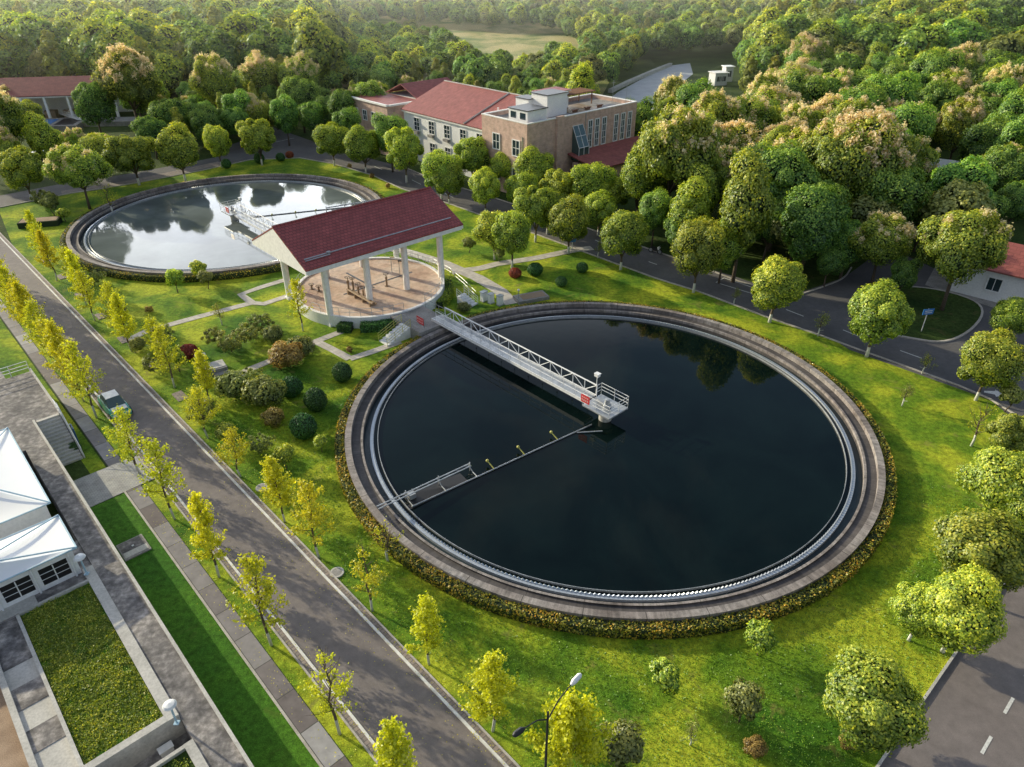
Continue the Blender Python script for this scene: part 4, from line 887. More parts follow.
def car(at, rz, label, paint='teal'):
    x, y = at; t = thing('parked_car', label, 'car', (x, y, 0), rz)
    m = MB(); prof = [(-2.1, .35, .45), (-2.15, .62, .8), (-1.9, .86, .92), (-.9, .92, .95), (.9, .90, .96), (1.7, .84, .92), (2.1, .66, .82), (2.12, .38, .5)]
    def sect(x, w, z0, z1, k): return [(x, -w, z0), (x, -w * 1.02, (z0 + z1) / 2), (x, -w * k, z1), (x, w * k, z1), (x, w * 1.02, (z0 + z1) / 2), (x, w, z0)]
    S = [sect(-2.12, .70, .34, .66, .9), sect(-1.95, .82, .26, .88, .86), (sect(-1.2, .87, .22, .95, .86)), sect(0, .88, .22, .93, .87), sect(1.0, .87, .22, .92, .86), sect(1.75, .82, .26, .82, .84), sect(2.12, .70, .34, .62, .85)]
    vs = [p for s_ in S for p in s_]; fs = [(i * 6 + k, i * 6 + (k + 1) % 6, (i + 1) * 6 + (k + 1) % 6, (i + 1) * 6 + k) for i in range(6) for k in range(6)] + [tuple(range(5, -1, -1)), tuple(range(36, 42))]
    m.add(vs, fs); m.build('body', M[paint], t, smooth=True, bevel=.03)
    m = MB(); S = [sect(-1.55, .70, .92, .96, .98), sect(-1.05, .70, .92, 1.38, .80), sect(.2, .70, .92, 1.42, .80), sect(1.0, .70, .92, .96, .98)]
    vs = [p for s_ in S for p in s_]; fs = [(i * 6 + k, i * 6 + (k + 1) % 6, (i + 1) * 6 + (k + 1) % 6, (i + 1) * 6 + k) for i in range(3) for k in range(6)] + [tuple(range(5, -1, -1)), tuple(range(18, 24))]
    m.add(vs, fs); m.build('window', M['glass_gr'], t)
    m = MB(); m.box((-.42, 0, 1.435), (1.25, 1.12, .035)); m.build('roof', M['white_steel'], t, bevel=.015)
    m = MB(); m.box((1.45, 0, .915), (.8, 1.2, .02)); m.build('bonnet', M['white_steel'], t)
    for sx in (-1.3, 1.3):
        for sy in (-.8, .8):
            m = MB(); m.lathe([(.18, -.1), (.31, -.1), (.31, .1), (.18, .1)], 20); w = m.build('wheel', M['rubber'], t); w.location = (sx, sy, .31); w.rotation_euler = (pi / 2, 0, 0)
            m = MB(); m.lathe([(.01, -.09), (.18, -.09), (.18, .09), (.01, .09)], 12); m.build('rim', M['steel'], w)
    for sy in (-.55, .55): m = MB(); m.box((2.06, sy, .62), (.12, .3, .14)); m.build('headlight', M['white'], t); m = MB(); m.box((-2.1, sy, .66), (.1, .28, .12)); m.build('tail_light', M['red'], t)
car(W(9.95, 61.6), radians(-47), 'teal and white car parked at the left kerb under the yellow trees')
# leaning blue pipes
x, y = G(75, 441); t = thing('blue_bin_frame', 'two dark blue upright panels on the grass beside the grey staircase', 'panels', (x, y, 0), radians(-50))
m = MB()
for s in (-.16, .16): m.box((0, s, .7), (.9, .12, 1.4), rx=0)
m.build('panel', M['blue_deep'], t, bevel=.03); m = MB(); m.tube([(-.4, -.16, 1.42), (-.4, .16, 1.42)], .05, 6); m.build('cap', M['white_steel'], t)

# ================================================================== FILTER BASIN COMPLEX (bottom left)
ZD = 2.3
def gp(px, py, z=ZD): return G(px, py, z)
def uvp(px, py, z=ZD): return uv(gp(px, py, z))
basin = thing('basin_deck', 'long stained concrete basin deck with pale parapet at the left', 'deck', (*W(4, 40), 0))
def inb(mb): 
    ox, oy = W(4, 40); mb.v = [(a - ox, b - oy, c) for a, b, c in mb.v]; return mb
uP = uvp(150, 590)[0]  # parapet line
uP = (uvp(40, 432)[0] + uvp(115, 540)[0] + uvp(250, 767)[0]) / 3
uD = (uvp(137, 640)[0] + uvp(178, 717)[0]) / 2     # inner edge of deck
vA = uvp(75, 540)[1]; vS = uvp(44, 418)[1]; vT = uvp(28, 372)[1]
def rect(mb, u0, u1, v0, v1, z0, z1): mb.prism([W(u0, v0), W(u1, v0), W(u1, v1), W(u0, v1)], z0, z1); return mb
stw = 1.75
m = MB(); rect(m, uD, uP - .16, 5, 72, -.1, ZD); inb(m).build('deck_slab', M['concrete_dk'], basin)
m = MB(); rect(m, uP - .16, uP, 5, vS, -.1, ZD + .16); rect(m, uP + stw, uP + stw + .14, vS, vT, -.1, ZD + .3); inb(m).build('parapet', M['concrete_lt'], basin)
m = MB(); rect(m, uP - .16, uP + stw, vS, vT + 0, -.1, ZD - .003); rect(m, uD - 14, uD, 56.5, 72, -.1, ZD - .004); inb(m).build('landing_slab', M['concrete_dk'], basin)
m = MB()
for (a, b) in (((uP + stw, vT), (uP - 2.6, vT)), ((uP - 2.6, vT), (uP - 2.6, vT - 2.2)), ((uP + stw, vS + .6), (uP + stw, vS - 1.2))):
    A = W(*a); B = W(*b)
    for z in (.4, .7, 1.05): m.tube([(A[0], A[1], ZD + z), (B[0], B[1], ZD + z)], .03, 6)
    for k in range(4): q = k / 3; m.tube([(A[0] + (B[0] - A[0]) * q, A[1] + (B[1] - A[1]) * q, ZD), (A[0] + (B[0] - A[0]) * q, A[1] + (B[1] - A[1]) * q, ZD + 1.05)], .03, 6)
inb(m).build('railing', M['white_steel'], basin)
# staircase down to the paving
sb = W(uP + stw / 2 + .02, vS - 14 * .30); t = thing('concrete_stairs', 'grey concrete staircase of fourteen steps down from the basin deck to the pale paving', 'stairs', (sb[0], sb[1], 0), AV)
m = MB()
for i in range(14): m.box((i * .30 + .15, 0, (i + 1) * ZD / 28), (.30, stw - .1, (i + 1) * ZD / 14)); m.box((i * .30 + .02, 0, (i + 1) * ZD / 14 + .004), (.05, stw - .1, .012))
m.build('steps', M['concrete_lt'], t)
m = MB(); m.add([(0, -stw / 2 - .12, 0), (4.2, -stw / 2 - .12, 0), (4.2, -stw / 2 - .12, ZD + .25), (0, -stw / 2 - .12, .3), (0, -stw / 2, 0), (4.2, -stw / 2, 0), (4.2, -stw / 2, ZD + .25), (0, -stw / 2, .3)], [(0, 1, 2, 3), (7, 6, 5, 4), (3, 2, 6, 7), (0, 3, 7, 4)]); m.build('stringer', M['concrete_lt'], t)
m = MB(); m.tube([(0, -stw / 2 - .06, 1.0), (4.2, -stw / 2 - .06, ZD + .95)], .028, 6)
for x in (0, 1.4, 2.8, 4.2): m.tube([(x, -stw / 2 - .06, x * ZD / 4.2 + .1), (x, -stw / 2 - .06, 1.0 + x * (ZD - .05) / 4.2)], .025, 6)
m.build('railing', M['white_steel'], t)
# planter with rough weeds
TLp, TRp, BRp, BLp = [uvp(*p) for p in ((17, 617), (88, 582), (165, 717), (88, 765))]
u0 = (TLp[0] + BLp[0]) / 2; u1 = (TRp[0] + BRp[0]) / 2; v1 = (TLp[1] + TRp[1]) / 2; v0 = (BRp[1] + BLp[1]) / 2
pl = thing('roof_planter', 'large raised planter of rough weeds framed by pale concrete walls', 'planter', (*W(4, 40), 0))
m = MB(); w = .32
rect(m, u1, uD, v0 - w * 1.3, v1 + 1.2, -.1, ZD + .12); rect(m, u0 - .18, u0, v0 - 6, v1 + .0, -.1, ZD + .12); rect(m, u0, u1, v1, v1 + .16, -.1, ZD + .12); rect(m, u0, u1, v0 - w * 1.3, v0, -.1, ZD + .14)
inb(m).build('planter_wall', M['concrete_lt'], pl)
m = MB(); rect(m, u0, u1, v0, v1, 0, ZD - .08); inb(m).build('soil', M['lawn_dark'], pl)
def tufts(name, label, u0, u1, v0, v1, z, n, size, seed, mat, hgt=.3):
    rng = np.random.default_rng(seed); c = rng.uniform(0, 1, (n // 40, 2)); c[:, 0] = u0 + c[:, 0] * (u1 - u0); c[:, 1] = v0 + c[:, 1] * (v1 - v0)
    dens = .5 + .5 * np.sin(c[:, 0] * 2.1 + seed) * np.cos(c[:, 1] * 1.3); hh = hgt * rng.uniform(.3, 1, len(c)) * (.5 + dens * .7)
    ci = rng.integers(0, len(c), n); p = c[ci] + rng.normal(size=(n, 2)) * .12
    p[:, 0] = np.clip(p[:, 0], u0, u1); p[:, 1] = np.clip(p[:, 1], v0, v1)
    X = p[:, 0] * U[0] + p[:, 1] * V[0]; Y = p[:, 0] * U[1] + p[:, 1] * V[1]; Z = z + np.abs(rng.normal(size=n)) * hh[ci] * .6
    P = np.stack([X, Y, Z], 1); Nn = rng.normal(size=(n, 3)) + np.array([0, 0, .8])
    V4, t = leaf_arrays(rng, P, Nn, size * rng.uniform(.6, 1.4, n), .35 + (Z - z) * 1.2 + rng.normal(size=n) * .18 + dens[ci] * .15, 1.8)
    me = leaf_mesh(name, V4, t, M[mat]); o = bpy.data.objects.new(name, me); COL.objects.link(o); return tag(o, label, 'weeds', None, 'stuff')
tufts('weeds', 'rough green and yellow weeds filling the raised planter', u0 + .05, u1 - .05, v0 + .05, v1 - .05, ZD - .08, 60000, .055, 3, 'weed', .11)
# second planter at the very bottom
A_ = uvp(172, 767); B_ = uvp(186, 752); vB = 26.1
m = MB(); rect(m, u1 - 3.2, uD - .45, 4, vB - 1.2, 0, ZD - .1); inb(m).build('soil', M['forest_floor'], pl)
m = MB(); rect(m, uD - .45, uD, 4, vB - 1.0, -.1, ZD + .12); rect(m, u1 - 3.2, uD - .45, vB - 1.2, vB - 1.0, -.1, ZD + .10); inb(m).build('planter_wall', M['concrete_lt'], pl)
tufts('weeds', 'rough weeds in the small planter cut by the bottom edge', u1 - 3.2, uD - .5, 6, vB - 1.25, ZD - .1, 11000, .055, 4, 'weed', .11)
# sunken channel between the planters
m = MB(); rect(m, u0, uD, vB - 1.0, v0 - w * 1.3, 0, .9); o = one('sunken_channel', 'dark sunken channel between the two raised planters', 'channel', m, M['concrete_dk'])
x, y = gp(166, 749, 1.2); m = MB(); m.box((0, 0, .2), (.62, .34, .4)); t = thing('junction_box', 'small white box standing in the dark channel between the planters', 'box', (x, y, .9), TH); m.build('box_body', M['white_steel'], t, bevel=.02); m = MB(); m.box((0, 0, .42), (.7, .42, .04)); m.build('box_lid', M['white'], t)
# slab column left of the planter
uL0 = uvp(0, 655)[0] - .0; uL = (uvp(5, 668)[0] + uvp(34, 767)[0]) / 2
cov = thing('channel_covers', 'row of dark and light concrete channel covers left of the weed planter', 'covers', (*W(4, 40), 0))
vv = [uvp(*p)[1] for p in ((8, 632), (14, 664), (20, 684), (30, 703), (36, 724), (45, 745))]
vv = [v1 + 1.0] + vv[1:] + [5]
for k in range(len(vv) - 1):
    m = MB(); rect(m, uL, u0 - .18, vv[k + 1], vv[k], -.1, ZD - .15 - .03 * (k % 2)); inb(m).build('cover_slab', M['concrete_dk' if k % 2 == 0 else 'concrete_lt'], cov)
m = MB(); rect(m, uL - .3, uL, 4, v1 - 1.0, -.1, ZD + .05); one('low_wall', 'pale concrete wall between the channel covers and the orange gravel', 'wall', m, M['concrete_lt'])
m = MB(); rect(m, uL - 6, uL - .3, 4, v1 - .5, -.1, ZD - .3); struct('gravel', m, M['gravel'])
m = MB(); rect(m, u0 - 4.5, uD - .02, v1 + .16, vA, -.1, ZD - .10); struct('pavement', m, M['concrete_dk'])
m = MB(); rect(m, uL - 2.6, u0 + 1.0, v1 + .3, v1 + 1.5, -.05, ZD - .06); struct('pavement', m, M['concrete_lt'])
# membrane-roofed halls
def hall(label, cR, cF, zE, apex, wu, wallh, frontwin, ov=.25):
    uR = (cR[0] + cF[0]) / 2; vF = cF[1]; vB_ = cR[1]
    t = thing('covered_basin', label, 'building', (*W(4, 40), 0), 0, 'white roofed halls on the basin deck')
    m = MB(); A = [(uR, vF), (uR, vB_), (uR - wu, vB_), (uR - wu, vF)]; C = [(uR - wu * .42, (vF + vB_) / 2 - .6), (uR - wu * .58, (vF + vB_) / 2 - .6)]
    vs = [(*W(*a), zE) for a in A] + [(*W(*c), zE + apex) for c in C]
    # sagging membrane: subdivide each slope
    def patch(p):  # p: list of 3/4 corners base,base,top,top
        n = 10; P = []
        a, b, c, d = [Vector(q) for q in p]
        for i in range(n + 1):
            for j in range(n + 1):
                x = i / n; y = j / n; q = (a * (1 - x) + b * x) * (1 - y) + (d * (1 - x) + c * x) * y; q.z -= .35 * y * (1 - y) * 4 * .5; P.append(q[:])
        m.add(P, [(i * (n + 1) + j, (i + 1) * (n + 1) + j, (i + 1) * (n + 1) + j + 1, i * (n + 1) + j + 1) for i in range(n) for j in range(n)])
    patch([vs[0], vs[1], vs[4], vs[4]]); patch([vs[1], vs[2], vs[5], vs[4]]); patch([vs[2], vs[3], vs[5], vs[5]]); patch([vs[3], vs[0], vs[4], vs[5]])
    rf = inb(m).build('roof', M['membrane'], t, smooth=True)
    m = MB()
    for a in (0, 1): m.tube([(vs[a][0], vs[a][1], vs[a][2] + .05), (vs[4][0], vs[4][1], vs[4][2] + .05)], .05, 6)
    for a in range(4): m.tube([vs[a], vs[(a + 1) % 4]], .05, 6)
    inb(m).build('ridge_tube', M['blue_pipe'], rf)
    m = MB(); rect(m, uR - wu + .2, uR - ov, vF + ov, vB_ - ov, 0, zE - .12); inb(m).build('wall', M['white_wall'], t)
    if frontwin:
        k = 0; uu = uR - ov - .45
        while uu - 1.5 > uR - wu:
            m = MB(); z0 = ZD + .25; z1 = zE - .55
            rect(m, uu - 1.5, uu, vF + ov - .02, vF + ov + .02, z0, z1); wn = inb(m).build('window', M['black'], t)
            m = MB()
            for z in (z0 + (z1 - z0) * .35, z0 + (z1 - z0) * .7): A = W(uu - 1.5, vF + ov - .05); B = W(uu, vF + ov - .05); m.tube([(A[0], A[1], z), (B[0], B[1], z)], .02, 5)
            A = W(uu - .75, vF + ov - .06); m.tube([(A[0], A[1], z0), (A[0], A[1], z1)], .035, 5)
            A = W(uu + .15, vF + ov - .08); m.tube([(A[0], A[1], ZD - .1), (A[0], A[1], zE - .2)], .06, 6)
            inb(m).build('window_bar', M['white_steel'], wn); uu -= 1.95
    return t
zE = 4.3
hall('white tent-like roofed hall beside the deck, the farther one cut by the left edge', uvp(8, 428, zE), uvp(50, 503, zE), zE, .95, 9, 2, False)
hall('white tent-like roofed hall with dark window openings above the weed planter', uvp(57, 516, zE), uvp(78, 547, zE), zE, .8, 11, 2, True)
# round white lamps
def globe(px, py, zb, h, d, label):
    x, y = gp(px, py, zb); t = thing('disc_lamp', label, 'lamp', (x, y, zb), 0, 'round white lamps on the basin walls')
    m = MB(); m.tube([(0, 0, 0), (0, 0, h)], .05, 8); m.box((0, 0, .03), (.25, .25, .06)); m.build('pole', M['blue_pipe'], t)
    m = MB(); m.lathe([(.01, h - .02), (.25, h), (.33, h + .09), (.25, h + .2), (.01, h + .25)], 20); m.build('lamp_head', M['white_steel'], t, smooth=True)
globe(177, 723, ZD + .1, 1.35, 0, 'round white lamp on a short pole at the near corner of the weed planter')
globe(87, 574, ZD + .1, 1.3, 0, 'round white lamp at the corner of the white roofed hall')
# slab pit in the lawn
x, y = G(134, 548); t = thing('pit_cover', 'grey concrete pit cover in the dark green lawn strip by the basin deck', 'pit', (x, y, 0), TH)
m = MB(); m.box((0, 0, .0), (1.7, 1.9, .2)); m.build('pit_frame', M['concrete'], t, bevel=.01); m = MB(); m.box((0, .35, .11), (1.5, 1.0, .03)); m.build('pit_slab', M['concrete_dk'], t); m = MB(); m.box((0, -.5, .11), (1.5, .55, .03)); m.build('light_slab', M['concrete_lt'], t); m = MB(); m.box((0, .1, .16), (.14, .1, .08)); m.build('lifting_handle', M['white_steel'], t)

# ================================================================== BUILDINGS
BC = (2.3, 111.9)
def blg(name, label, org, group=None): return thing(name, label, 'building', (org[0], org[1], 0), TH, group)
bb = blg('brick_building', 'pinkish brick building with flat terrace roof, white roof huts and tall white framed windows', BC)
H = 11.5; LX, LY = 26.4, 10.5
m = MB()
m.box((LX / 2, LY / 2, H / 2 - .35), (LX, LY, H - .7))
for (x, y, sx, sy) in ((LX / 2, .15, LX, .3), (.15, LY / 2, .3, LY - .6), (LX - .15, LY / 2, .3, LY - .6), (LX / 2, LY - .15, LX, .3)): m.box((x, y, H - .36), (sx, sy, .68))
m.box((7.0, -.15, H / 2 + .1), (1.5, .5, H + .4))
m.build('wall', M['brick'], bb)
m = MB()
for (x, y, sx, sy) in ((LX / 2, .15, LX + .1, .42), (.15, LY / 2, .42, LY - .84), (LX - .15, LY / 2, .42, LY - .84), (LX / 2, LY - .15, LX + .1, .42)): m.box((x, y, H + .05), (sx, sy, .14))
m.build('coping', M['white'], bb)
m = MB(); m.box((LX / 2, LY / 2, H - .62), (LX - .6, LY - .6, .12)); rf = m.build('roof', M['concrete'], bb)
m = MB(); m.box((16.5, 5.2, H - .53), (7.0, 5.5, .06)); m.build('terrace_deck', M['bronze'], rf)
def hut(x, y, sx, sy, h, win=0):
    m = MB(); m.box((x, y, H - .55 + h / 2), (sx, sy, h)); q = m.build('roof_hut', M['white_wall'], rf)
    m = MB(); m.box((x, y, H - .55 + h + .06), (sx + .3, sy + .3, .12)); m.build('hut_roof', M['dark_metal'], rf)
    if win:
        m = MB()
        for k in range(2): m.box((x - sx / 2 - .02, y - sy / 4 + k * sy / 2, H + h * .35), (.05, sy * .28, h * .45))
        m.build('hut_window', M['glass'], rf)
hut(3.2, 3.2, 4.2, 4.2, 2.1, 1); hut(10.0, 5.2, 4.6, 3.6, 3.3); hut(8.0, 8.2, 2.5, 3.0, 2.4)
m = MB(); m.box((18.6, 7.9, H + 1.5), (8.0, 3.4, .14)); 
for k in range(14): m.box((15.0 + k * .55, 7.9, H + 1.62), (.1, 3.6, .1))
for x in (15.2, 21.8):
    for y in (6.4, 9.4): m.box((x, y, H + .45), (.16, .16, 2.0))
m.build('pergola', M['wood'], rf)
m = MB(); m.box((13.6, 8.2, H + 2.25), (5.8, 3.6, .12)); m.box((13.6, 8.2, H + .8), (5.2, 3.0, 2.7)); m.build('stair_head', M['white'], rf)
m = MB(); m.box((13.6, 8.2, H + 2.36), (6.0, 3.8, .06)); m.build('stair_head_roof', M['tiles_far'], rf)
for i in range(3):
    m = MB(); x = 14.2 + i * 3.1; m.box((x, 3.3, H - .15), (1.4, .5, .08)); m.box((x, 3.3, H - .35), (1.2, .1, .35)); m.build('bench', M['wood'], rf)
for x, y in ((LX - .6, 2.0), (LX - .6, 5.0)): m = MB(); m.tube([(x, y, H - .6), (x, y, H + 3.0)], .04, 5); m.tube([(x - .5, y, H + 2.6), (x + .5, y, H + 2.6)], .025, 4); m.build('mast', M['steel'], rf)
def window(par, x, y, z, w, h, face, bars=1, rows=1, gm='glass', frame='white_steel', fr=.14):
    """face 'f': wall facing -y, 'l': wall facing -x"""
    m = MB(); d = .07
    def bx(a, b, c, sx, sy, sz): m.box((x + a, y - b, z + c), (sx, sy, sz)) if face == 'f' else m.box((x - b, y + a, z + c), (sy, sx, sz))
    bx(0, d, h / 2 + fr / 2, w + 2 * fr, .12, fr); bx(0, d, -h / 2 - fr / 2, w + 2 * fr, .16, fr)
    for s in (-1, 1): bx(s * (w / 2 + fr / 2), d, 0, fr, .12, h)
    for k in range(bars): bx(-w / 2 + w * (k + 1) / (bars + 1), d, 0, .07, .06, h)
    for k in range(rows - 1): bx(0, d - .005, -h / 2 + h * (k + 1) / rows, w, .06, .07)
    wn = m.build('window', M[frame], par); m = MB(); bx(0, .025, 0, w, .03, h); m.build('pane', M[gm], wn); return wn
for x in (14.4, 16.1, 17.9, 21.0, 22.8, 24.6): window(bb, x, 0, 8.0, .85, 4.2, 'f', 1, 4, 'glass_gr')
for y, z in ((2.4, 7.6), (7.0, 7.9), (7.0, 3.2), (2.4, 3.2)): window(bb, 0, y, z, 1.5, 2.3, 'l', 1, 2)
# sloped glazed stair bay
m = MB(); m.add([(10.2, -1.6, 4.5), (12.6, -1.6, 4.5), (12.6, -1.6, 6.6), (10.2, -1.6, 6.6), (10.2, -.01, 9.8), (12.6, -.01, 9.8), (10.2, -.01, 4.5), (12.6, -.01, 4.5)], [(0, 1, 2, 3), (3, 2, 5, 4), (0, 3, 4, 6), (1, 7, 5, 2)]); gb = m.build('glazed_bay', M['glass_gr'], bb)
m = MB()
for x in (10.2, 11.4, 12.6): m.tube([(x, -1.62, 4.5), (x, -1.62, 6.6), (x, 0, 9.85)], .06, 4)
for y, z in ((-1.62, 4.6), (-1.62, 6.6), (-.8, 8.25), (-.05, 9.8)): m.tube([(10.2, y, z), (12.6, y, z)], .05, 4)
m.build('bay_frame', M['white_steel'], gb)
m = MB(); m.tube([(-.06, 1.0, 5.5), (-.06, 1.0, 9.5)], .08, 6); m.tube([(13.2, -.08, 2), (13.2, -.08, H)], .06, 6); m.build('drainpipe', M['steel'], bb)
# low maroon canopy building in front
ca = blg('low_hall', 'low hall with a maroon roof in front of the tall brick wall', (BC[0] + 9.5 * U[0] - 6 * V[0], BC[1] + 9.5 * U[1] - 6 * V[1]))
m = MB(); m.box((9, 2.6, 2.2), (18, 5.0, 4.4)); m.build('wall', M['brick'], ca); m = MB(); m.add([(-.3, -.6, 4.35), (18.4, -.6, 4.35), (18.4, 5.95, 5.7), (-.3, 5.95, 5.7), (-.3, -.6, 4.2), (18.4, -.6, 4.2), (18.4, 5.95, 5.5), (-.3, 5.95, 5.5)], [(0, 1, 2, 3), (7, 6, 5, 4), (0, 4, 5, 1), (0, 3, 7, 4), (1, 5, 6, 2)]); m.build('roof', M['tiles_far'], ca)
# white wing with maroon gable roof
wg = blg('white_wing', 'white two-storey wing with a broad maroon gable roof beside the brick building', (BC[0] + 1.7 * U[0] + 10.6 * V[0], BC[1] + 1.7 * U[1] + 10.6 * V[1]))
WL = 24.0; WD = 20.0
m = MB(); m.box((WD / 2, WL / 2, 4.4), (WD, WL, 8.8)); 
for y in (.12, WL - .12):
    m.add([(0.2, y - .1, 8.8), (WD - .2, y - .1, 8.8), (WD / 2, y - .1, 12.1), (0.2, y + .1, 8.8), (WD - .2, y + .1, 8.8), (WD / 2, y + .1, 12.1)], [(0, 1, 2), (5, 4, 3), (0, 2, 5, 3), (2, 1, 4, 5)])
m.build('wall', M['white_wall'], wg)
m = MB(); 
for s in (0, 1):
    x0 = -.5 if s == 0 else WD + .5
    vs = [(x0, -.2, 8.85), (x0, WL + .2, 8.85), (WD / 2, WL + .2, 12.5), (WD / 2, -.2, 12.5), (x0, -.2, 8.7), (x0, WL + .2, 8.7), (WD / 2, WL + .2, 12.3), (WD / 2, -.2, 12.3)]
    f = [(3, 2, 1, 0), (4, 5, 6, 7), (1, 5, 4, 0), (0, 4, 7, 3), (2, 6, 5, 1)]; m.add(vs, f if s == 0 else [q[::-1] for q in f])
rf = m.build('roof', M['tiles_far'], wg)
m = MB(); m.tube([(-.5, 6.0, 8.95), (WD / 2, 6.0, 12.58), (WD + .5, 6.0, 8.95)], .14, 4); m.tube([(WD / 2, -.2, 12.55), (WD / 2, WL + .2, 12.55)], .12, 6); m.build('roof_seam', M['concrete_lt'], rf)
m = MB(); m.tube([(4.2, 2.5, 9.8), (4.2, 2.5, 11.4)], .15, 8); m.build('vent_pipe', M['white_steel'], rf)
m = MB(); m.box((-.16, WL / 2, 8.55), (.5, WL + .2, .28)); m.build('eaves_fascia', M['white'], wg)
for y in (2.4, 6.8, 11.2, 15.6, 20.0):
    window(wg, 0, y, 6.7, 1.5, 2.1, 'l', 1, 3, frame='white_steel', fr=.1); window(wg, 0, y, 2.9, 1.5, 2.1, 'l', 1, 3, frame='white_steel', fr=.1)
    m = MB(); m.box((-.35, y, 5.3), (.55, 1.3, .45)); m.build('air_conditioner', M['concrete'], wg)
# pinkish flat block behind with small maroon roof
an = blg('pink_annex', 'pinkish flat roofed annex with white coping at the far end of the white wing', (*[BC[i] + (-.5) * U[i] + 36.2 * V[i] for i in (0, 1)],))
m = MB(); m.box((4, 8, 4.6), (8, 15, 9.2)); m.build('wall', M['brick'], an); m = MB(); m.box((-.1, 8, 9.3), (.5, 15.5, .3)); m.box((4.2, .1, 9.3), (8.0, .5, .3)); m.build('coping', M['white'], an); m = MB(); m.box((4, 8, 9.16), (7.7, 15.0, .1)); m.build('flat_roof', M['tiles_far'], an)
m = MB(); gable_roof(m, 8.2, 20, 5.5, 9.2, 11.4, .15, 7.5); m.build('roof', M['tiles_far'], an)
m = MB(); m.box((14, 7.5, 4.5), (11, 9.8, 9.0)); m.build('rear_wall', M['white_wall'], an)
for y in (2.2, 5.2, 8.2, 11.2): window(an, 0, y, 6.6, 1.2, 1.7, 'l', 1, 2)
# gate lodge right of the brick building
def simple_block(name, label, px, py, z, sx, sy, h, wall, roof, rz=TH, win=0, eave=.3):
    x, y = G(px, py, z); t = thing(name, label, 'building', (x, y, 0), rz)
    m = MB(); m.box((sx / 2, sy / 2, h / 2), (sx, sy, h)); m.build('wall', M[wall], t)
    m = MB(); m.box((sx / 2, sy / 2, h + .1), (sx + 2 * eave, sy + 2 * eave, .2)); m.build('roof', M[roof], t)
    for k in range(win): window(t, sx * (k + 1) / (win + 1), 0, h * .55, min(1.6, sx * .5), h * .42, 'f', 1, 1)
    return t
simple_block('gate_lodge', 'small brick lodge with a white framed window behind the trees right of the brick building', 686, 109, 3.6, 4.6, 4, 3.6, 'brick', 'concrete', win=1)
simple_block('dark_shed', 'dark shed with a flat white roof at the corner of the brick building', 641, 112, 3.2, 4.2, 3, 3.2, 'darkcore', 'white', .3)
simple_block('white_house', 'small white house in the woods above the access road', 716, 73, 3.4, 4, 3.5, 3.2, 'white_wall', 'white', .3, 2)
simple_block('white_house', 'narrow white hut left of the small white house in the woods', 726, 71, 3.0, 2.4, 2.6, 4.0, 'white_wall', 'membrane', .2, 1)
# white roofed shed and maroon roofs at right
def gabled(name, label, px, py, sx, sy, h, rise, wall, roof, rz, win=2):
    x, y = G(px, py, h); t = thing(name, label, 'building', (x, y, 0), rz)
    m = MB(); m.box((sx / 2, sy / 2, h / 2), (sx, sy, h)); m.build('wall', M[wall], t)
    m = MB(); gable_roof(m, -.5, sx + .5, sy / 2 + .5, h + .05, h + rise, .15, sy / 2); m.build('roof', M[roof], t)
    m = MB()
    for x_ in (.1, sx - .1): m.add([(x_ - .08, .1, h), (x_ - .08, sy - .1, h), (x_ - .08, sy / 2, h + rise - .25), (x_ + .08, .1, h), (x_ + .08, sy - .1, h), (x_ + .08, sy / 2, h + rise - .25)], [(0, 2, 1), (3, 4, 5), (0, 3, 5, 2), (1, 2, 5, 4)])
    m.build('gable', M[wall], t)
    for k in range(win): window(t, sx * (k + 1) / (win + 1), 0, h * .55, 1.3, h * .4, 'f', 1, 1)
    return t
gabled('maroon_roof_house', 'long house with a maroon roof at the right edge beyond the yard', 960, 262, 20, 8, 3.6, 2.2, 'white_wall', 'tiles_far', radians(-42), 4)
gabled('maroon_roof_house', 'small maroon roofed house mostly hidden behind the cream topped trees', 908, 206, 9, 6, 3.6, 2.0, 'white_wall', 'tiles_far', radians(-42), 2)
gabled('white_shed', 'white roofed shed glimpsed between the trees above the cream topped crowns', 905, 166, 7, 5, 3.0, 1.2, 'concrete', 'membrane', radians(-30), 1)
gabled('white_shed', 'second white roofed shed glimpsed right of the first between the trees', 935, 167, 5, 4, 2.8, 1.0, 'concrete', 'membrane', radians(-30), 1)
# far left: open shed with maroon roof and basins
x, y = G(14, 103, 4.6); sh = thing('open_shed', 'open fronted shed with maroon roof and white posts at the far left', 'building', (x, y, 0), radians(10))
m = MB(); gable_roof(m, -9, 22, 6.5, 6.0, 9.0, .2, 6.0); m.build('roof', M['tiles_far'], sh)
m = MB(); m.box((6.5, -.3, 5.75), (30, .25, .4)); m.build('fascia', M['white'], sh)
for k in range(7): m = MB(); m.box((-8 + k * 4.8, 0, 2.85), (.5, .5, 5.7)); m.build('post', M['white'], sh)
m = MB(); m.box((6.5, 11.5, 2.9), (29, .3, 5.8)); m.build('rear_wall', M['white_wall'], sh)
m = MB()
for k in range(4): m.box((1 + k * 4, 5, 1.0), (2.4, 2, 2.0))
m.build('machine', M['bronze'], sh)
x, y = G(46, 128); t = thing('settling_basin', 'blue rimmed concrete basin in front of the open shed', 'basin', (x, y, 0), radians(10)); m = MB(); m.box((0, 0, .6), (16, 9, 1.2)); m.build('basin_wall', M['concrete'], t); m = MB(); m.box((-2, 0, 1.21), (8, 6, .03)); m.build('blue_cover', M['blue'], t); m = MB(); m.box((5, 0, 1.21), (4, 7, .03)); m.build('dark_water', M['black'], t)
x, y = G(73, 122); t = thing('white_walkway', 'white railed ramp beside the blue rimmed basin', 'ramp', (x, y, 0), radians(-42)); m = MB(); m.box((0, 0, 1.2), (11, 1.2, .2)); m.build('deck', M['white_steel'], t)
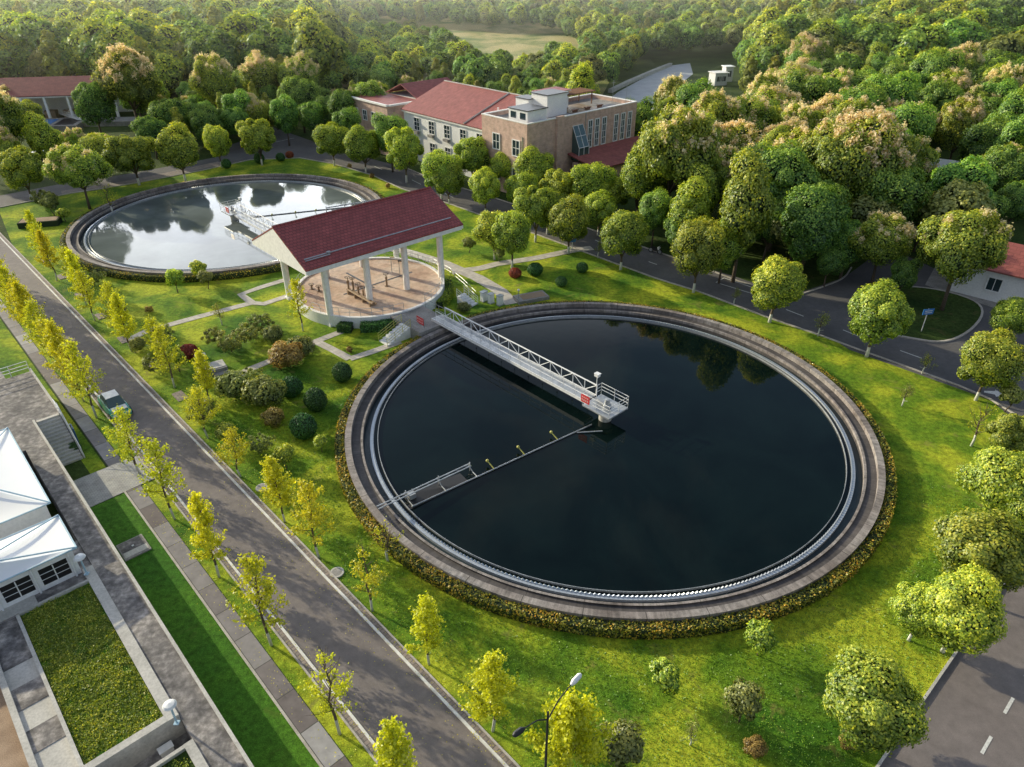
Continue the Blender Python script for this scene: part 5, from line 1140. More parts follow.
m = MB()
for s in (-.6, .6):
    for z in (1.7, 2.2): m.tube([(-5.5, s, z), (5.5, s, z)], .04, 4)
    for k in range(12): m.tube([(-5.5 + k, s, 1.2), (-5.5 + k, s, 2.2)], .04, 4)
m.build('railing', M['white_steel'], t)
x, y = G(112, 124); m = MB(); m.box((0, 0, .5), (17, 5, 1.0)); one('concrete_tank', 'long low grey concrete tank right of the white ramp', 'tank', m, M['concrete'], loc=(x, y, 0)).rotation_euler.z = radians(6)
for i, (px, py) in enumerate([(117, 163), (48, 166)]):
    x, y = G(px, py); t = thing('white_hut', ['small white roofed hut between the round trees beyond the street', 'low white hut behind the leftmost round trees'][i], 'hut', (x, y, 0), .2); m = MB(); m.box((0, 0, 1.2), (3.6, 3, 2.4)); m.build('wall', M['dark_metal'], t); m = MB(); m.box((0, 0, 2.5), (4.0, 3.4, .2)); m.build('roof', M['membrane'], t)
# slim mast at the horizon
x, y = G(841, 50); t = thing('radio_mast', 'tall thin pale mast rising out of the woods at the top edge', 'mast', (x, y, 0)); m = MB(); m.tube([(0, 0, 0), (1.5, 0, 45)], [1.3, .8], 8); m.build('mast_pole', M['concrete_lt'], t); m = MB(); m.tube([(7, 8, 0), (7.5, 8, 30)], [.35, .2], 6); m.build('guy_pole', M['steel'], t)
HAZE = 0.00075
# ================================================================== PLANTING
CW = dict(round_street_tree=(6.2, 4.3), golden_rain_tree=(8.0, 6.2), woodland_tree=(7.0, 5.6), light_green_tree=(5.6, 5.8), conical_tree=(4.2, 5.2), olive_tree=(6.2, 4.3), young_round_tree=(2.0, 1.6), garden_shrub=(2.7, .95), airy_shrub=(3.0, 1.1), low_plant=(1.2, .45), clipped_shrub=(2.0, .9), clipped_red_shrub=(1.5, .65))
def at_crown(kind, cx, cy, wpx):
    wm, zc = CW[kind]; s = 1.0
    for _ in range(12):
        x, y = G(cx, cy, zc * s); s = .5 * s + .5 * wpx * depth(x, y, zc * s) / (FOC * wm)
    return x, y, s
def tp(kind, cx, cy, wpx, label, cat='tree', group=None, var=None, k=1.0):
    x, y, s = at_crown(kind, cx, cy, wpx); return plant(kind, x, y, s, label, cat, group, var)
R_ = 'round_street_tree'; GR = 'golden_rain_tree'; WT = 'woodland_tree'; LG = 'light_green_tree'; CO = 'conical_tree'; OL = 'olive_tree'
# trees by the near right road
gr = 'round trees along the road at the right'
for (cx, cy, w, lb) in [(872, 697, 108, 'dense round tree nearest the camera beside the right hand road'), (921, 612, 62, 'smaller yellow-green round tree on the lawn side of the pair with a leaning trunk'), (962, 612, 88, 'round tree overhanging the kerb, second from the near end of the right road'), (985, 545, 106, 'yellow-green round tree at the right edge beyond the overhanging pair'), (1003, 484, 84, 'sunlit round tree at the right edge, midway along the right row'), (1012, 436, 54, 'round tree cut by the right edge above the sunlit one'), (1030, 520, 60, 'round tree mostly outside the right edge of the view')]:
    tp(R_, cx, cy, w, lb, group=gr)
# street trees, near kerb
gr = 'round street trees along the street behind the tanks'
for (cx, cy, w, lb) in [(992, 360, 62, 'large round street tree at the right edge with the white arrow at its foot'), (880, 312, 66, 'bright round street tree in front of the grassy island'), (1014, 312, 44, 'round street tree cut by the right edge above the yard'), (778, 282, 58, 'round street tree standing at the kerb between the parking box and the road bend'), (699, 254, 54, 'round street tree with a low hanging lobe left of the parking box'), (624, 229, 56, 'big dark round street tree hiding the start of the street bend'), (570, 220, 46, 'round street tree behind the blue board'), (536, 208, 46, 'round street tree between the brick building and the pale path'), (494, 232, 38, 'yellow-green garden tree left of the pair by the path junction'), (512, 236, 44, 'round garden tree at the path junction right of the pavilion'), (485, 186, 38, 'round street tree right of the pavilion ridge'), (440, 168, 42, 'round street tree just above the maroon pavilion ridge'), (404, 150, 42, 'tall round street tree left of the white wing windows'), (363, 145, 36, 'round street tree, second on the street left of the white wing'), (331, 139, 34, 'round street tree nearest the road junction on the right'), (257, 137, 36, 'round street tree left of the road junction'), (217, 144, 30, 'small round tree second left of the road junction'), (178, 149, 42, 'round tree in the far row with a sunlit left side'), (130, 151, 44, 'bright yellow-green round tree in the far row over the red paving'), (20, 166, 46, 'broad round tree at the far left end of the street'), (98, 150, 40, 'round tree half hidden in the far left row')]:
    tp(R_, cx, cy, w * 1.12, lb, group=gr)
tp(GR, 75, 162, 62, 'golden rain tree with reddish seed clusters left of the far tank', var=2)
# trees between street and brick building
for (kd, cx, cy, w, lb) in [(R_, 535, 172, 44, 'round tree in front of the brick building corner'), (R_, 560, 186, 40, 'round tree right of the one at the brick corner'), (R_, 592, 186, 46, 'round tree in front of the low maroon hall'), (R_, 612, 190, 40, 'narrow sunlit tree behind the big dark round street tree'), (R_, 472, 158, 42, 'dark round tree in front of the white wing'), (R_, 382, 118, 36, 'round tree at the far end of the white wing'), (R_, 522, 190, 36, 'small round tree below the brick building windows'),
    (R_, 448, 178, 38, 'round tree between the street and the white wing, left of the brick corner'), (R_, 505, 168, 34, 'small round tree hiding the lower brick windows'), (R_, 548, 205, 44, 'sunlit round tree at the far kerb below the brick corner'), (R_, 600, 205, 46, 'round tree at the far kerb below the low hall'), (WT, 390, 140, 40, 'dark tree between two round street trees by the pink annex'), (WT, 348, 128, 36, 'dark tree at the left end of the pink annex'), (WT, 372, 108, 40, 'leafy tree partly hiding the pink annex'),
    (WT, 345, 112, 40, 'woodland tree left of the pink annex'), (WT, 640, 180, 44, 'dark tree left of the large cream flowered tree'), (LG, 745, 213, 72, 'tall pale green tree with two crowns over the street'), (LG, 690, 205, 54, 'tall light green tree behind the street tree with the hanging lobe'), (LG, 725, 245, 40, 'small light tree at the far kerb by the parking box'),
    (GR, 674, 158, 96, 'big golden rain tree in front of the access road end of the brick building'), (GR, 715, 175, 70, 'golden rain tree right of the biggest one with cream clusters'), (GR, 850, 165, 104, 'broad golden rain tree full of cream clusters in the middle of the right wood'), (GR, 765, 105, 62, 'golden rain tree with pinkish clusters high in the wood'), (GR, 886, 235, 72, 'golden rain tree with cream clusters behind the grassy island'), (GR, 962, 252, 84, 'large golden rain tree with cream clusters over the yard'), (GR, 925, 215, 50, 'smaller golden rain tree between two larger ones behind the island'), (GR, 1010, 165, 64, 'golden rain tree at the right edge above the maroon roof'), (GR, 745, 130, 60, 'golden rain tree above the tall pale green tree'), (GR, 905, 135, 60, 'golden rain tree above the white shed roofs'), (GR, 960, 130, 60, 'golden rain tree high at the right side of the wood'),
    (WT, 815, 215, 64, 'dark woodland tree left of the side road mouth'), (WT, 790, 180, 60, 'dark woodland tree behind the tall pale green tree'), (WT, 850, 240, 52, 'dark tree shading the mouth of the side road'), (WT, 770, 225, 50, 'dark tree between the pale green tree and the side road'), (WT, 975, 205, 56, 'dark woodland tree left of the maroon roof'), (WT, 1015, 205, 40, 'dark tree at the right edge behind the maroon roof'), (WT, 905, 275, 34, 'small dark tree on the grassy island'), (WT, 655, 215, 40, 'shaded tree beyond the motorcycle'), (WT, 680, 232, 36, 'shaded tree by the pale blue square sign'), (WT, 830, 262, 34, 'dark low tree at the corner of the side road'),
    (WT, 300, 100, 40, 'woodland tree beyond the road junction'), (WT, 285, 118, 34, 'dark tree at the corner of the road junction'), (WT, 240, 110, 36, 'dark tree behind the far row near the junction'), (WT, 200, 116, 38, 'dark tree behind the far row, second from the junction'), (WT, 325, 110, 34, 'woodland tree at the street side left of the white wing'),
    (WT, 92, 100, 50, 'large dark tree right of the open maroon roofed shed'), (WT, 135, 92, 46, 'dark tree in the clump right of the open shed'), (GR, 128, 84, 66, 'very large golden rain tree right of the open shed'), (GR, 5, 98, 30, 'golden rain tree at the left edge before the open shed'), (R_, 25, 112, 34, 'round dark tree covering the left part of the open shed'), (GR, 215, 82, 56, 'golden rain tree with bright cream top behind the far row'), (GR, 262, 70, 52, 'golden rain tree with pale top left of the field'), (GR, 300, 78, 44, 'small golden rain tree left of the tall round trees'), (WT, 170, 115, 44, 'leafy tree on the slope left of the far row'), (WT, 150, 130, 36, 'leafy tree low on the slope behind the bright round tree')]:
    tp(kd, cx, cy, w, lb)
# ginkgo rows
ordn = ['first', 'second', 'third', 'fourth', 'fifth', 'sixth', 'seventh', 'eighth', 'ninth', 'tenth', 'eleventh', 'twelfth', 'thirteenth', 'fourteenth', 'fifteenth', 'sixteenth', 'seventeenth', 'eighteenth', 'nineteenth', 'twentieth']
vL = [16.2, 22.0, 29.5, 36.7, 44.1, 51.1] + [61.5 + 3.6 * i for i in range(12)]
varL = [0, 3, 2, 0, 2, 4] + [2, 4, 0, 4, 2, 1, 4, 2, 0, 4, 2, 4, 1, 0]
for i, v in enumerate(vL):
    x, y = W(8.3, v); g = plant('ginkgo_tree', x, y, (1.02 + .12 * rnd.random()) if 0 < i < 6 else 1.12, 'yellow ginkgo in the strip left of the narrow road, %s from the near end' % ordn[i], 'tree', 'ginkgo row on the left of the narrow road', varL[i])
vR = [(15.2, 12.3, 5, 1.25), (14.2, 16.7, 1, 1.02), (14.25, 22.2, 0, 1.0), (14.0, 27.6, 3, .98), (13.9, 33.8, 2, 1.0), (13.9, 38.5, 1, .95), (13.85, 45.4, 4, .9)]
for i in range(12): vR.append((14.1 + .5 * (i % 3) + (1.8 if i in (1, 3) else 0), 52 + 4.9 * i, (4, 0, 2, 4, 1, 4, 2, 0, 4, 1, 4, 0)[i], 1.0))
for i, (u, v, va, s) in enumerate(vR):
    x, y = W(u, v); plant('ginkgo_tree', x, y, s, 'yellow ginkgo on the lawn right of the narrow road, %s from the near end' % ordn[i], 'tree', 'ginkgo row on the right of the narrow road', va)
x, y = G(388, 561) ; plant('sparse_tree', x, y, 1.1, 'nearly bare sapling beside the hedge of the near tank at the skimmer end', 'tree', None, 0)
x, y = G(303, 331); plant('ginkgo_tree', x, y, .95, 'yellow ginkgo right in front of the pavilion gable', 'tree', None, 2)
# young and sparse trees on the lawn
for (px, py, kd, va, s, lb) in [(757, 655, 'young_round_tree', 0, .95, 'small round tree on the dark lawn just below the near tank'), (663, 692, 'young_round_tree', 1, 1.0, 'small olive-yellow round tree on the lawn left of the one under the tank'), (739, 722, 'young_round_tree', 2, 1.05, 'dull green airy small tree in the lower lawn'), (690, 745, 'sparse_tree', 1, .6, 'thin small sapling in the lower lawn beside the airy small tree'), (620, 765, 'young_round_tree', 2, 1.2, 'dark green small tree right of the large yellow ginkgo at the bottom'),
    (971, 446, 'sparse_tree', 0, 1.15, 'sparse spreading tree on the lawn at the right'), (902, 406, 'sparse_tree', 1, .75, 'tiny bare tree on the lawn right of the tank'), (922, 374, 'sparse_tree', 1, .9, 'small thin tree with a white trunk at the street kerb'), (818, 336, 'sparse_tree', 1, .95, 'small sapling with a white trunk by the kerb before the side road'), (734, 304, 'sparse_tree', 1, .7, 'small sapling at the kerb below the parking box'), (1004, 412, 'young_round_tree', 2, 1.2, 'low leafy tree under the large round tree at the right edge'), (1000, 470, 'young_round_tree', 0, .9, 'yellowish small tree at the right above the sunlit round tree'), (1015, 460, 'sparse_tree', 1, .9, 'thin tree beside the dark slab cover at the right'),
    (598, 258, 'sparse_tree', 1, .9, 'thin young tree at the street kerb right of the blue board'), (469, 253, 'young_round_tree', 2, .9, 'small dull tree in the lawn right of the pavilion'), (500, 262, 'young_round_tree', 2, .8, 'small dull tree at the fork of the pale paths'), (178, 293, 'young_round_tree', 1, 1.15, 'dark gold small round tree in the lawn before the far tank'), (202, 281, 'young_round_tree', 0, 1.0, 'left of two pale green small trees by the far tank hedge'), (208, 289, 'young_round_tree', 2, 1.0, 'lower of two pale green small trees by the far tank hedge'), (66, 222, 'young_round_tree', 0, .9, 'pale green small tree beside the orange raised bed'), (55, 216, 'young_round_tree', 2, 1.3, 'rounded small tree behind the orange raised bed'),
    (222, 325, 'sparse_tree', 1, .9, 'nearly bare small tree beside the pale path'), (113, 214, 'sparse_tree', 0, 1.3, 'thin leaning tree by the left rim of the far tank')]:
    x, y = G(px, py); plant(kd, x, y, s, lb, 'tree', None, va)
# shrubs
for (px, py, kd, va, s, lb) in [(317, 409, 'clipped_shrub', 0, 1.02, 'tall dark green clipped ball shrub in the middle of the shrub group'), (305, 436, 'clipped_shrub', 0, 1.05, 'dark green clipped ball shrub nearest the road'), (343, 380, 'clipped_shrub', 0, .92, 'dark green clipped ball shrub closest to the tank hedge'), (292, 395, 'clipped_shrub', 0, 1.0, 'dull green ball shrub left of the tall clipped ball'), (288, 366, 'garden_shrub', 0, 1.35, 'large rusty brown shrub above the ball shrubs'), (302, 356, 'garden_shrub', 1, 1.1, 'olive shrub behind the rusty brown shrub'), (235, 396, 'garden_shrub', 1, 1.3, 'dark olive shrub right of the grey chamber'), (265, 405, 'garden_shrub', 1, 1.4, 'broad pale olive shrub left of the ball shrubs'), (275, 424, 'garden_shrub', 0, .8, 'small brownish shrub below the pale olive shrub'), (190, 357, 'clipped_red_shrub', 0, 1.15, 'round dark red shrub beside the twin floodlights'), (515, 277, 'clipped_red_shrub', 0, .95, 'round dark red shrub near the tank end of the pale paths'), (535, 275, 'clipped_shrub', 0, .95, 'green ball shrub right of the dark red shrub'), (582, 272, 'clipped_shrub', 0, .72, 'dark green ball shrub in the lawn under the street trees'), (561, 286, 'clipped_shrub', 0, .72, 'green ball shrub closest to the valve pit'), (754, 752, 'garden_shrub', 0, .5, 'tiny orange tipped bush in the lower lawn'), (848, 745, 'garden_shrub', 0, .45, 'tiny yellow bush at the foot of the nearest round tree'), (76, 452, 'clipped_shrub', 0, .5, 'little green bush at the foot of the basin staircase'),
    (232, 352, 'airy_shrub', 0, 1.1, 'airy grey-green shrub above the grey chamber'), (250, 341, 'airy_shrub', 0, 1.0, 'airy shrub in the lawn between the two pale paths'), (262, 330, 'airy_shrub', 0, 1.0, 'airy shrub before the path fork'), (275, 342, 'garden_shrub', 1, .9, 'loose yellow-green shrub left of the pavilion ginkgo'), (298, 345, 'clipped_shrub', 0, .6, 'low dark shrub under the pavilion ginkgo'), (350, 352, 'low_plant', 0, .7, 'low rusty plant at the end of the short path'), (428, 300, 'garden_shrub', 0, .4, 'small yellowish bush by the left stairs'), (464, 312, 'garden_shrub', 1, .6, 'small yellow bush beside the right stairs'), (45, 207, 'airy_shrub', 0, 1.2, 'pale flowering shrub left of the orange raised bed'), (260, 163, 'clipped_shrub', 0, 1.0, 'dark rounded shrub on the lawn above the far tank'), (290, 158, 'clipped_red_shrub', 0, 1.0, 'dark red shrub on the lawn near the road junction'), (281, 161, 'clipped_shrub', 0, .8, 'small dark shrub left of the red one near the junction'), (227, 168, 'clipped_shrub', 0, .8, 'low dark shrub by the street beyond the far tank'), (150, 312, 'low_plant', 0, .8, 'low plant tuft in the strip beside the road'), (155, 372, 'airy_shrub', 0, .8, 'low airy shrub among the roadside ginkgos')]:
    x, y = G(px, py); plant(kd, x, y, s, lb, 'shrub', None, va)
for i, (px, py, kd, va, s) in enumerate([(165, 340, 'airy_shrub', 0, .8), (180, 372, 'young_round_tree', 1, 1.0), (205, 420, 'airy_shrub', 0, .9), (228, 446, 'young_round_tree', 0, .8), (262, 452, 'airy_shrub', 0, .8), (250, 385, 'airy_shrub', 0, .9), (287, 470, 'young_round_tree', 1, .9), (215, 343, 'airy_shrub', 0, .8), (120, 318, 'airy_shrub', 0, .9), (95, 285, 'airy_shrub', 0, .9), (140, 350, 'garden_shrub', 1, .7), (322, 452, 'young_round_tree', 1, .7)]):
    x, y = G(px, py); plant(kd, x, y, s, 'loose green shrub among the garden plants, %s of the scattered shrubs between the narrow road and the tanks' % ordn[i] if False else 'loose green shrub scattered on the lawn between the narrow road and the tanks', 'shrub', 'loose shrubs scattered between the road and the tanks', va)
for i, px in enumerate([430, 405, 388, 372, 350]):
    x, y = G(px, (209, 199, 188, 178, 168)[i]); plant('low_plant', x, y, .9, 'low dark plant at the street kerb beyond the far tank, %s from the pavilion roof' % ordn[i], 'shrub', 'low plants along the street kerb')
def pip_(p, poly):
    c = False; j = len(poly) - 1
    for i in range(len(poly)):
        if (poly[i][1] > p[1]) != (poly[j][1] > p[1]) and p[0] < (poly[j][0] - poly[i][0]) * (p[1] - poly[i][1]) / (poly[j][1] - poly[i][1]) + poly[i][0]: c = not c
        j = i
    return c
# fallen ginkgo leaves along both rows
rng = np.random.default_rng(77); nf = 9000
vv_ = rng.uniform(6, 108, nf); side = rng.random(nf) < .5; uu_ = np.where(side, 8.4, 14.0) + rng.normal(size=nf) * np.where(side, .75, 1.1) + np.abs(rng.normal(size=nf)) * .4
P_ = np.stack([uu_ * U[0] + vv_ * V[0], uu_ * U[1] + vv_ * V[1], np.full(nf, .135)], 1)
P_[:, 2] = np.where((uu_ > 7.9) & (uu_ < 9.0) | (uu_ > 14.1), .03, .115)
V4_, t_ = leaf_arrays(rng, P_, np.array([0, 0, 1.0]) + rng.normal(size=(nf, 3)) * .25, .055 * rng.uniform(.6, 1.3, nf), rng.uniform(.1, .9, nf), 1.2)
fl = bpy.data.objects.new('fallen_leaves', leaf_mesh('fallen_leaves', V4_, t_, M['ginkgo'])); COL.objects.link(fl); tag(fl, 'small yellow leaves fallen along both ginkgo rows of the narrow road', 'leaves', None, 'stuff')
# standing grass blades over the nearer lawn
nf = 120000; gu = rng.uniform(14.6, 52, nf * 2); gv = rng.uniform(-32, 62, nf * 2); X_ = gu * U[0] + gv * V[0]; Y_ = gu * U[1] + gv * V[1]
D_ = np.hypot(X_ - T1[0], Y_ - T1[1]); lat = (X_ - rr0[0]) * -sin(rd) + (Y_ - rr0[1]) * cos(rd)
ok_ = (D_ > R0 + 1.0) & (lat > .3) & (Y_ > 17) & (Y_ < 58) & (np.hypot(X_, Y_) < 62); X_ = X_[ok_][:nf]; Y_ = Y_[ok_][:nf]
keep_ = np.array([pip_((x_, y_), lawn) for x_, y_ in zip(X_, Y_)]); X_ = X_[keep_]; Y_ = Y_[keep_]; nf = len(X_)
pt = .5 + .25 * np.sin(X_ * .55 + 1.3 * np.sin(Y_ * .31)) + .25 * np.cos(Y_ * .47 + X_ * .2)
P_ = np.stack([X_, Y_, .02 + np.abs(rng.normal(size=nf)) * .035], 1)
V4_, t_ = leaf_arrays(rng, P_, rng.normal(size=(nf, 3)) + np.array([0, 0, .3]), .052 * rng.uniform(.6, 1.4, nf), .2 + pt * .5 + rng.normal(size=nf) * .1, 1.6)
gb_ = bpy.data.objects.new('grass', leaf_mesh('grass', V4_, t_, M['grass_blade'])); COL.objects.link(gb_); tag(gb_, 'short tufts of grass standing over the lawn around the near tank', 'grass', None, 'stuff')
# ---- woodland: individuals
SEGS = [(st[i], st[i + 1]) for i in range(len(st) - 1)]
taken = [(o.location.x, o.location.y, 2.6) for o in COL.objects if o.type == 'EMPTY' and o.get('category') == 'tree']
BOX = [(0 - 3, LX + 4, -8, LY + 4), (-2, WD + 6, LY, LY + WL + 6), (-4, 22, LY + WL, LY + WL + 20)]
def pip(p, poly):
    c = False; j = len(poly) - 1
    for i in range(len(poly)):
        if (poly[i][1] > p[1]) != (poly[j][1] > p[1]) and p[0] < (poly[j][0] - poly[i][0]) * (p[1] - poly[i][1]) / (poly[j][1] - poly[i][1]) + poly[i][0]: c = not c
        j = i
    return c
KEEP = [[(-200, 220), (-200, 168), (60, 166), (150, 160), (165, 138), (150, 118), (60, 96), (-10, 96), (-30, 140), (-200, 130)],    # shed forecourt
        [(-20, 95), (-20, 170), (150, 165), (150, 118), (88, 112), (88, 98)],
        [(585, 112), (612, 88), (640, 74), (668, 58), (694, 58), (706, 84), (690, 98), (720, 104), (755, 104), (755, 128), (690, 150), (600, 150)],
        [(440, 60), (425, 50), (330, 46), (340, 36), (400, 27), (470, 31), (560, 36), (585, 60), (570, 80), (470, 80)],
        [(890, 150), (968, 150), (968, 238), (890, 238)], [(695, 60), (745, 60), (745, 100), (695, 100)],
        [(925, 285), (1040, 330), (1150, 330), (1150, 250), (975, 262), (940, 262)], [(960, 300), (1024, 300), (1030, 240), (985, 232)],
        [(780, 310), (802, 292), (845, 275), (868, 258), (905, 252), (985, 290), (1010, 420), (850, 355)]]
fence_poly = lawn[:]
def free(x, y):
    px, py = proj(x, y, 0)
    if any(pip((px, py), K) for K in KEEP): return False
    a, b = (x - BC[0]) * U[0] + (y - BC[1]) * U[1], (x - BC[0]) * V[0] + (y - BC[1]) * V[1]
    if any(B[0] < a < B[1] and B[2] < b < B[3] for B in BOX): return False
    if -6 < a < LX + 3 and -14 < b < 0: return False        # open ground before the brick front
    if -12 < a < 0 and -6 < b < LY + WL: return False
    if pip((x, y), fence_poly): return False
    for (p, q) in SEGS:   # street width
        dx, dy = q[0] - p[0], q[1] - p[1]; l2 = dx * dx + dy * dy; t = max(0, min(1, ((x - p[0]) * dx + (y - p[1]) * dy) / l2))
        if hypot(x - p[0] - dx * t, y - p[1] - dy * t) < 9.5: return False
    if uv((x, y))[0] < 16 and px < 60 and py > 150: return False
    return True
cand = []
step = 6.3; yy = 78.0
while yy < 560:
    st_ = step * (1 + max(0, yy - 150) / 500); half = yy * .80 + 20
    xx = -half
    while xx < half:
        x = xx + rnd.uniform(-.42, .42) * st_; y = yy + rnd.uniform(-.42, .42) * st_
        px, py = proj(x, y, 6)
        if -40 < px < 1064 and py > -25 and free(x, y) and all(hypot(x - a, y - b) > r for a, b, r in taken): cand.append((y, x, px, py))
        xx += st_
    yy += st_ * .9
cand.sort()
LBL = {WT: 'dark green bushy tree', GR: 'golden rain tree with cream seed clusters', R_: 'bright green rounded tree', LG: 'tall light green tree', CO: 'pointed feathery green tree', OL: 'dull olive green tree'}
def zone(px, py):
    if px > 640: return 'in the wood right of the access road'
    if px > 330: return 'in the wood behind the buildings'
    return 'in the wood at the upper left'
near = cand[:285]; far = cand[285:]
def pick(px, py):
    r = rnd.random(); n = sin(px * .017 + 1.3) + cos(py * .05 + px * .006)
    if px > 640:
        return GR if r < .27 + .12 * n else WT if r < .68 else LG if r < .80 else OL if r < .92 else R_
    if py < 70 or px > 420: return CO if r < .22 else WT if r < .58 else GR if r < .70 else LG if r < .85 else OL
    return GR if r < .26 + .12 * n else WT if r < .60 else CO if r < .74 else LG if r < .87 else R_
for (y, x, px, py) in near:
    kd = pick(px, py); s = rnd.uniform(1.05, 1.6) if not (330 < px < 770 and proj(x, y)[1] < 150) else rnd.uniform(.7, .95)
    if px < 340 and 105 < proj(x, y)[1] < 175: s *= .6
    gz = zone(px, py)
    plant(kd, x, y, s * (1.0 if kd != GR else .95), '%s %s' % (LBL[kd], gz), 'tree', '%ss %s' % (LBL[kd], gz))
# far wood as one mass
fm = bpy.data.meshes.new('far_woodland'); fm.from_pydata([(x, y, 0) for (y, x, _, _) in far], [], [])
a = fm.attributes.new('sc', 'FLOAT', 'POINT'); a.data.foreach_set('value', [rnd.uniform(1.1, 1.9) if not (330 < q[2] < 770 and q[3] < 110) else rnd.uniform(.8, 1.15) for q in far])
a = fm.attributes.new('kd', 'INT', 'POINT'); a.data.foreach_set('value', [rnd.choice([0, 0, 1, 1, 2, 3, 3, 4]) for _ in far])
a = fm.attributes.new('ro', 'FLOAT', 'POINT'); a.data.foreach_set('value', [rnd.uniform(0, 6.28) for _ in far])
fo = bpy.data.objects.new('far_woodland', fm); COL.objects.link(fo); tag(fo, 'dense wood stretching to the horizon behind the field', 'woodland', None, 'stuff')
lib = bpy.data.collections.new('woodland_sources')
for i, (nm, sd, mt, R, cz) in enumerate([('a', 401, 'camphor_b', (3.6, 3.6, 3.4), 6.0), ('b', 402, 'camphor', (3.6, 3.6, 3.2), 6.2), ('c', 403, 'feather', (2.2, 2.2, 4.8), 6.0), ('d', 404, 'camphor_b', (4.2, 4.2, 3.4), 6.2), ('e', 405, 'capsule_mix', (3.6, 3.6, 3.0), 6.0)]):
    rng = np.random.default_rng(sd); P, Nn, s_, t_, C, r = lobed(rng, R, cz, 14, 1.45 if i != 2 else 1.0, 6500, .33, 'cone' if i == 2 else 'round', .05)
    V4, t_ = leaf_arrays(rng, P, Nn, s_, t_); me = leaf_mesh('wood_crown_' + nm, V4, t_, M['olive'] if mt == 'capsule_mix' else M[mt], core_solid(C, r, .8), M['darkcore'])
    o = bpy.data.objects.new('wood_crown_' + nm, me); lib.objects.link(o)
ng = bpy.data.node_groups.new('scatter_wood', 'GeometryNodeTree')
ng.interface.new_socket('Geometry', in_out='INPUT', socket_type='NodeSocketGeometry'); ng.interface.new_socket('Geometry', in_out='OUTPUT', socket_type='NodeSocketGeometry')
gi = ng.nodes.new('NodeGroupInput'); go = ng.nodes.new('NodeGroupOutput'); ip = ng.nodes.new('GeometryNodeInstanceOnPoints'); ci = ng.nodes.new('GeometryNodeCollectionInfo')
ci.inputs['Collection'].default_value = lib; ci.inputs['Separate Children'].default_value = True; ci.inputs['Reset Children'].default_value = True
def na(nm, ty):
    n = ng.nodes.new('GeometryNodeInputNamedAttribute'); n.data_type = ty; n.inputs['Name'].default_value = nm; return n.outputs['Attribute']
cb = ng.nodes.new('ShaderNodeCombineXYZ'); ng.links.new(na('ro', 'FLOAT'), cb.inputs[2])
mp = ng.nodes.new('GeometryNodeMeshToPoints'); ng.links.new(gi.outputs[0], mp.inputs[0]); ng.links.new(mp.outputs[0], ip.inputs['Points'])
ng.links.new(ci.outputs[0], ip.inputs['Instance']); ip.inputs['Pick Instance'].default_value = True; ng.links.new(na('kd', 'INT'), ip.inputs['Instance Index'])
ng.links.new(na('sc', 'FLOAT'), ip.inputs['Scale']); ng.links.new(cb.outputs[0], ip.inputs['Rotation']); ng.links.new(ip.outputs[0], go.inputs[0])
md = fo.modifiers.new('Scatter', 'NODES'); md.node_group = ng
# remove sources never used
for L_ in PR.values():
    for p in L_:
        if p.get('proto') is not None:
            for ch in list(p.children): bpy.data.objects.remove(ch)
            bpy.data.objects.remove(p)

# ================================================================== LIGHT, SKY, CAMERA
SUN_EL = radians(19.0); SUN_AZ = radians(149.0)    # from +X, counter-clockwise
sd = Vector((cos(SUN_AZ) * cos(SUN_EL), sin(SUN_AZ) * cos(SUN_EL), sin(SUN_EL)))
ld = bpy.data.lights.new('sun', 'SUN'); ld.energy = 5.0; ld.angle = radians(.6); ld.color = (1.0, .89, .62)
lo = bpy.data.objects.new('sun', ld); COL.objects.link(lo); lo.rotation_euler = sd.to_track_quat('Z', 'Y').to_euler(); lo.location = (-60, 60, 60)
w = bpy.data.worlds.new('World'); SC.world = w; w.use_nodes = True; nt = w.node_tree; nt.nodes.clear(); L = nt.links
out = N(nt, 'ShaderNodeOutputWorld'); bg = N(nt, 'ShaderNodeBackground'); sky = N(nt, 'ShaderNodeTexSky'); sky.sky_type = 'NISHITA'; sky.sun_disc = False
sky.sun_elevation = SUN_EL; sky.sun_rotation = pi / 2 - SUN_AZ; sky.air_density = 1.0; sky.dust_density = 1.6; sky.ozone_density = 1.0
tc = N(nt, 'ShaderNodeTexCoord'); mp = N(nt, 'ShaderNodeMapping'); mp.inputs['Scale'].default_value = (1, 1, 3.0); L.new(tc.outputs['Generated'], mp.inputs['Vector'])
n1 = noise(nt, mp.outputs[0], 1.7, 6, .6, .3); r1 = ramp(nt, [(.42, g3(0)), (.62, g3(1))]); L.new(n1.outputs['Fac'], r1.inputs[0])
# clouds thicken towards the horizon
sp = N(nt, 'ShaderNodeSeparateXYZ'); L.new(tc.outputs['Generated'], sp.inputs[0])
hz = N(nt, 'ShaderNodeMapRange'); hz.inputs['From Min'].default_value = .48; hz.inputs['From Max'].default_value = .26; L.new(sp.outputs[2], hz.inputs['Value'])
dt = N(nt, 'ShaderNodeVectorMath', operation='DOT_PRODUCT'); L.new(tc.outputs['Generated'], dt.inputs[0]); dt.inputs[1].default_value = (cos(radians(118)), sin(radians(118)), .1)
az = N(nt, 'ShaderNodeMapRange'); az.inputs['From Min'].default_value = .55; az.inputs['From Max'].default_value = .97; L.new(dt.outputs['Value'], az.inputs['Value'])
c1 = N(nt, 'ShaderNodeMath', operation='MULTIPLY'); L.new(hz.outputs[0], c1.inputs[0]); L.new(az.outputs[0], c1.inputs[1])
c2 = N(nt, 'ShaderNodeMath', operation='MULTIPLY_ADD'); L.new(r1.outputs[0], c2.inputs[0]); c2.inputs[1].default_value = .45; c2.inputs[2].default_value = .55
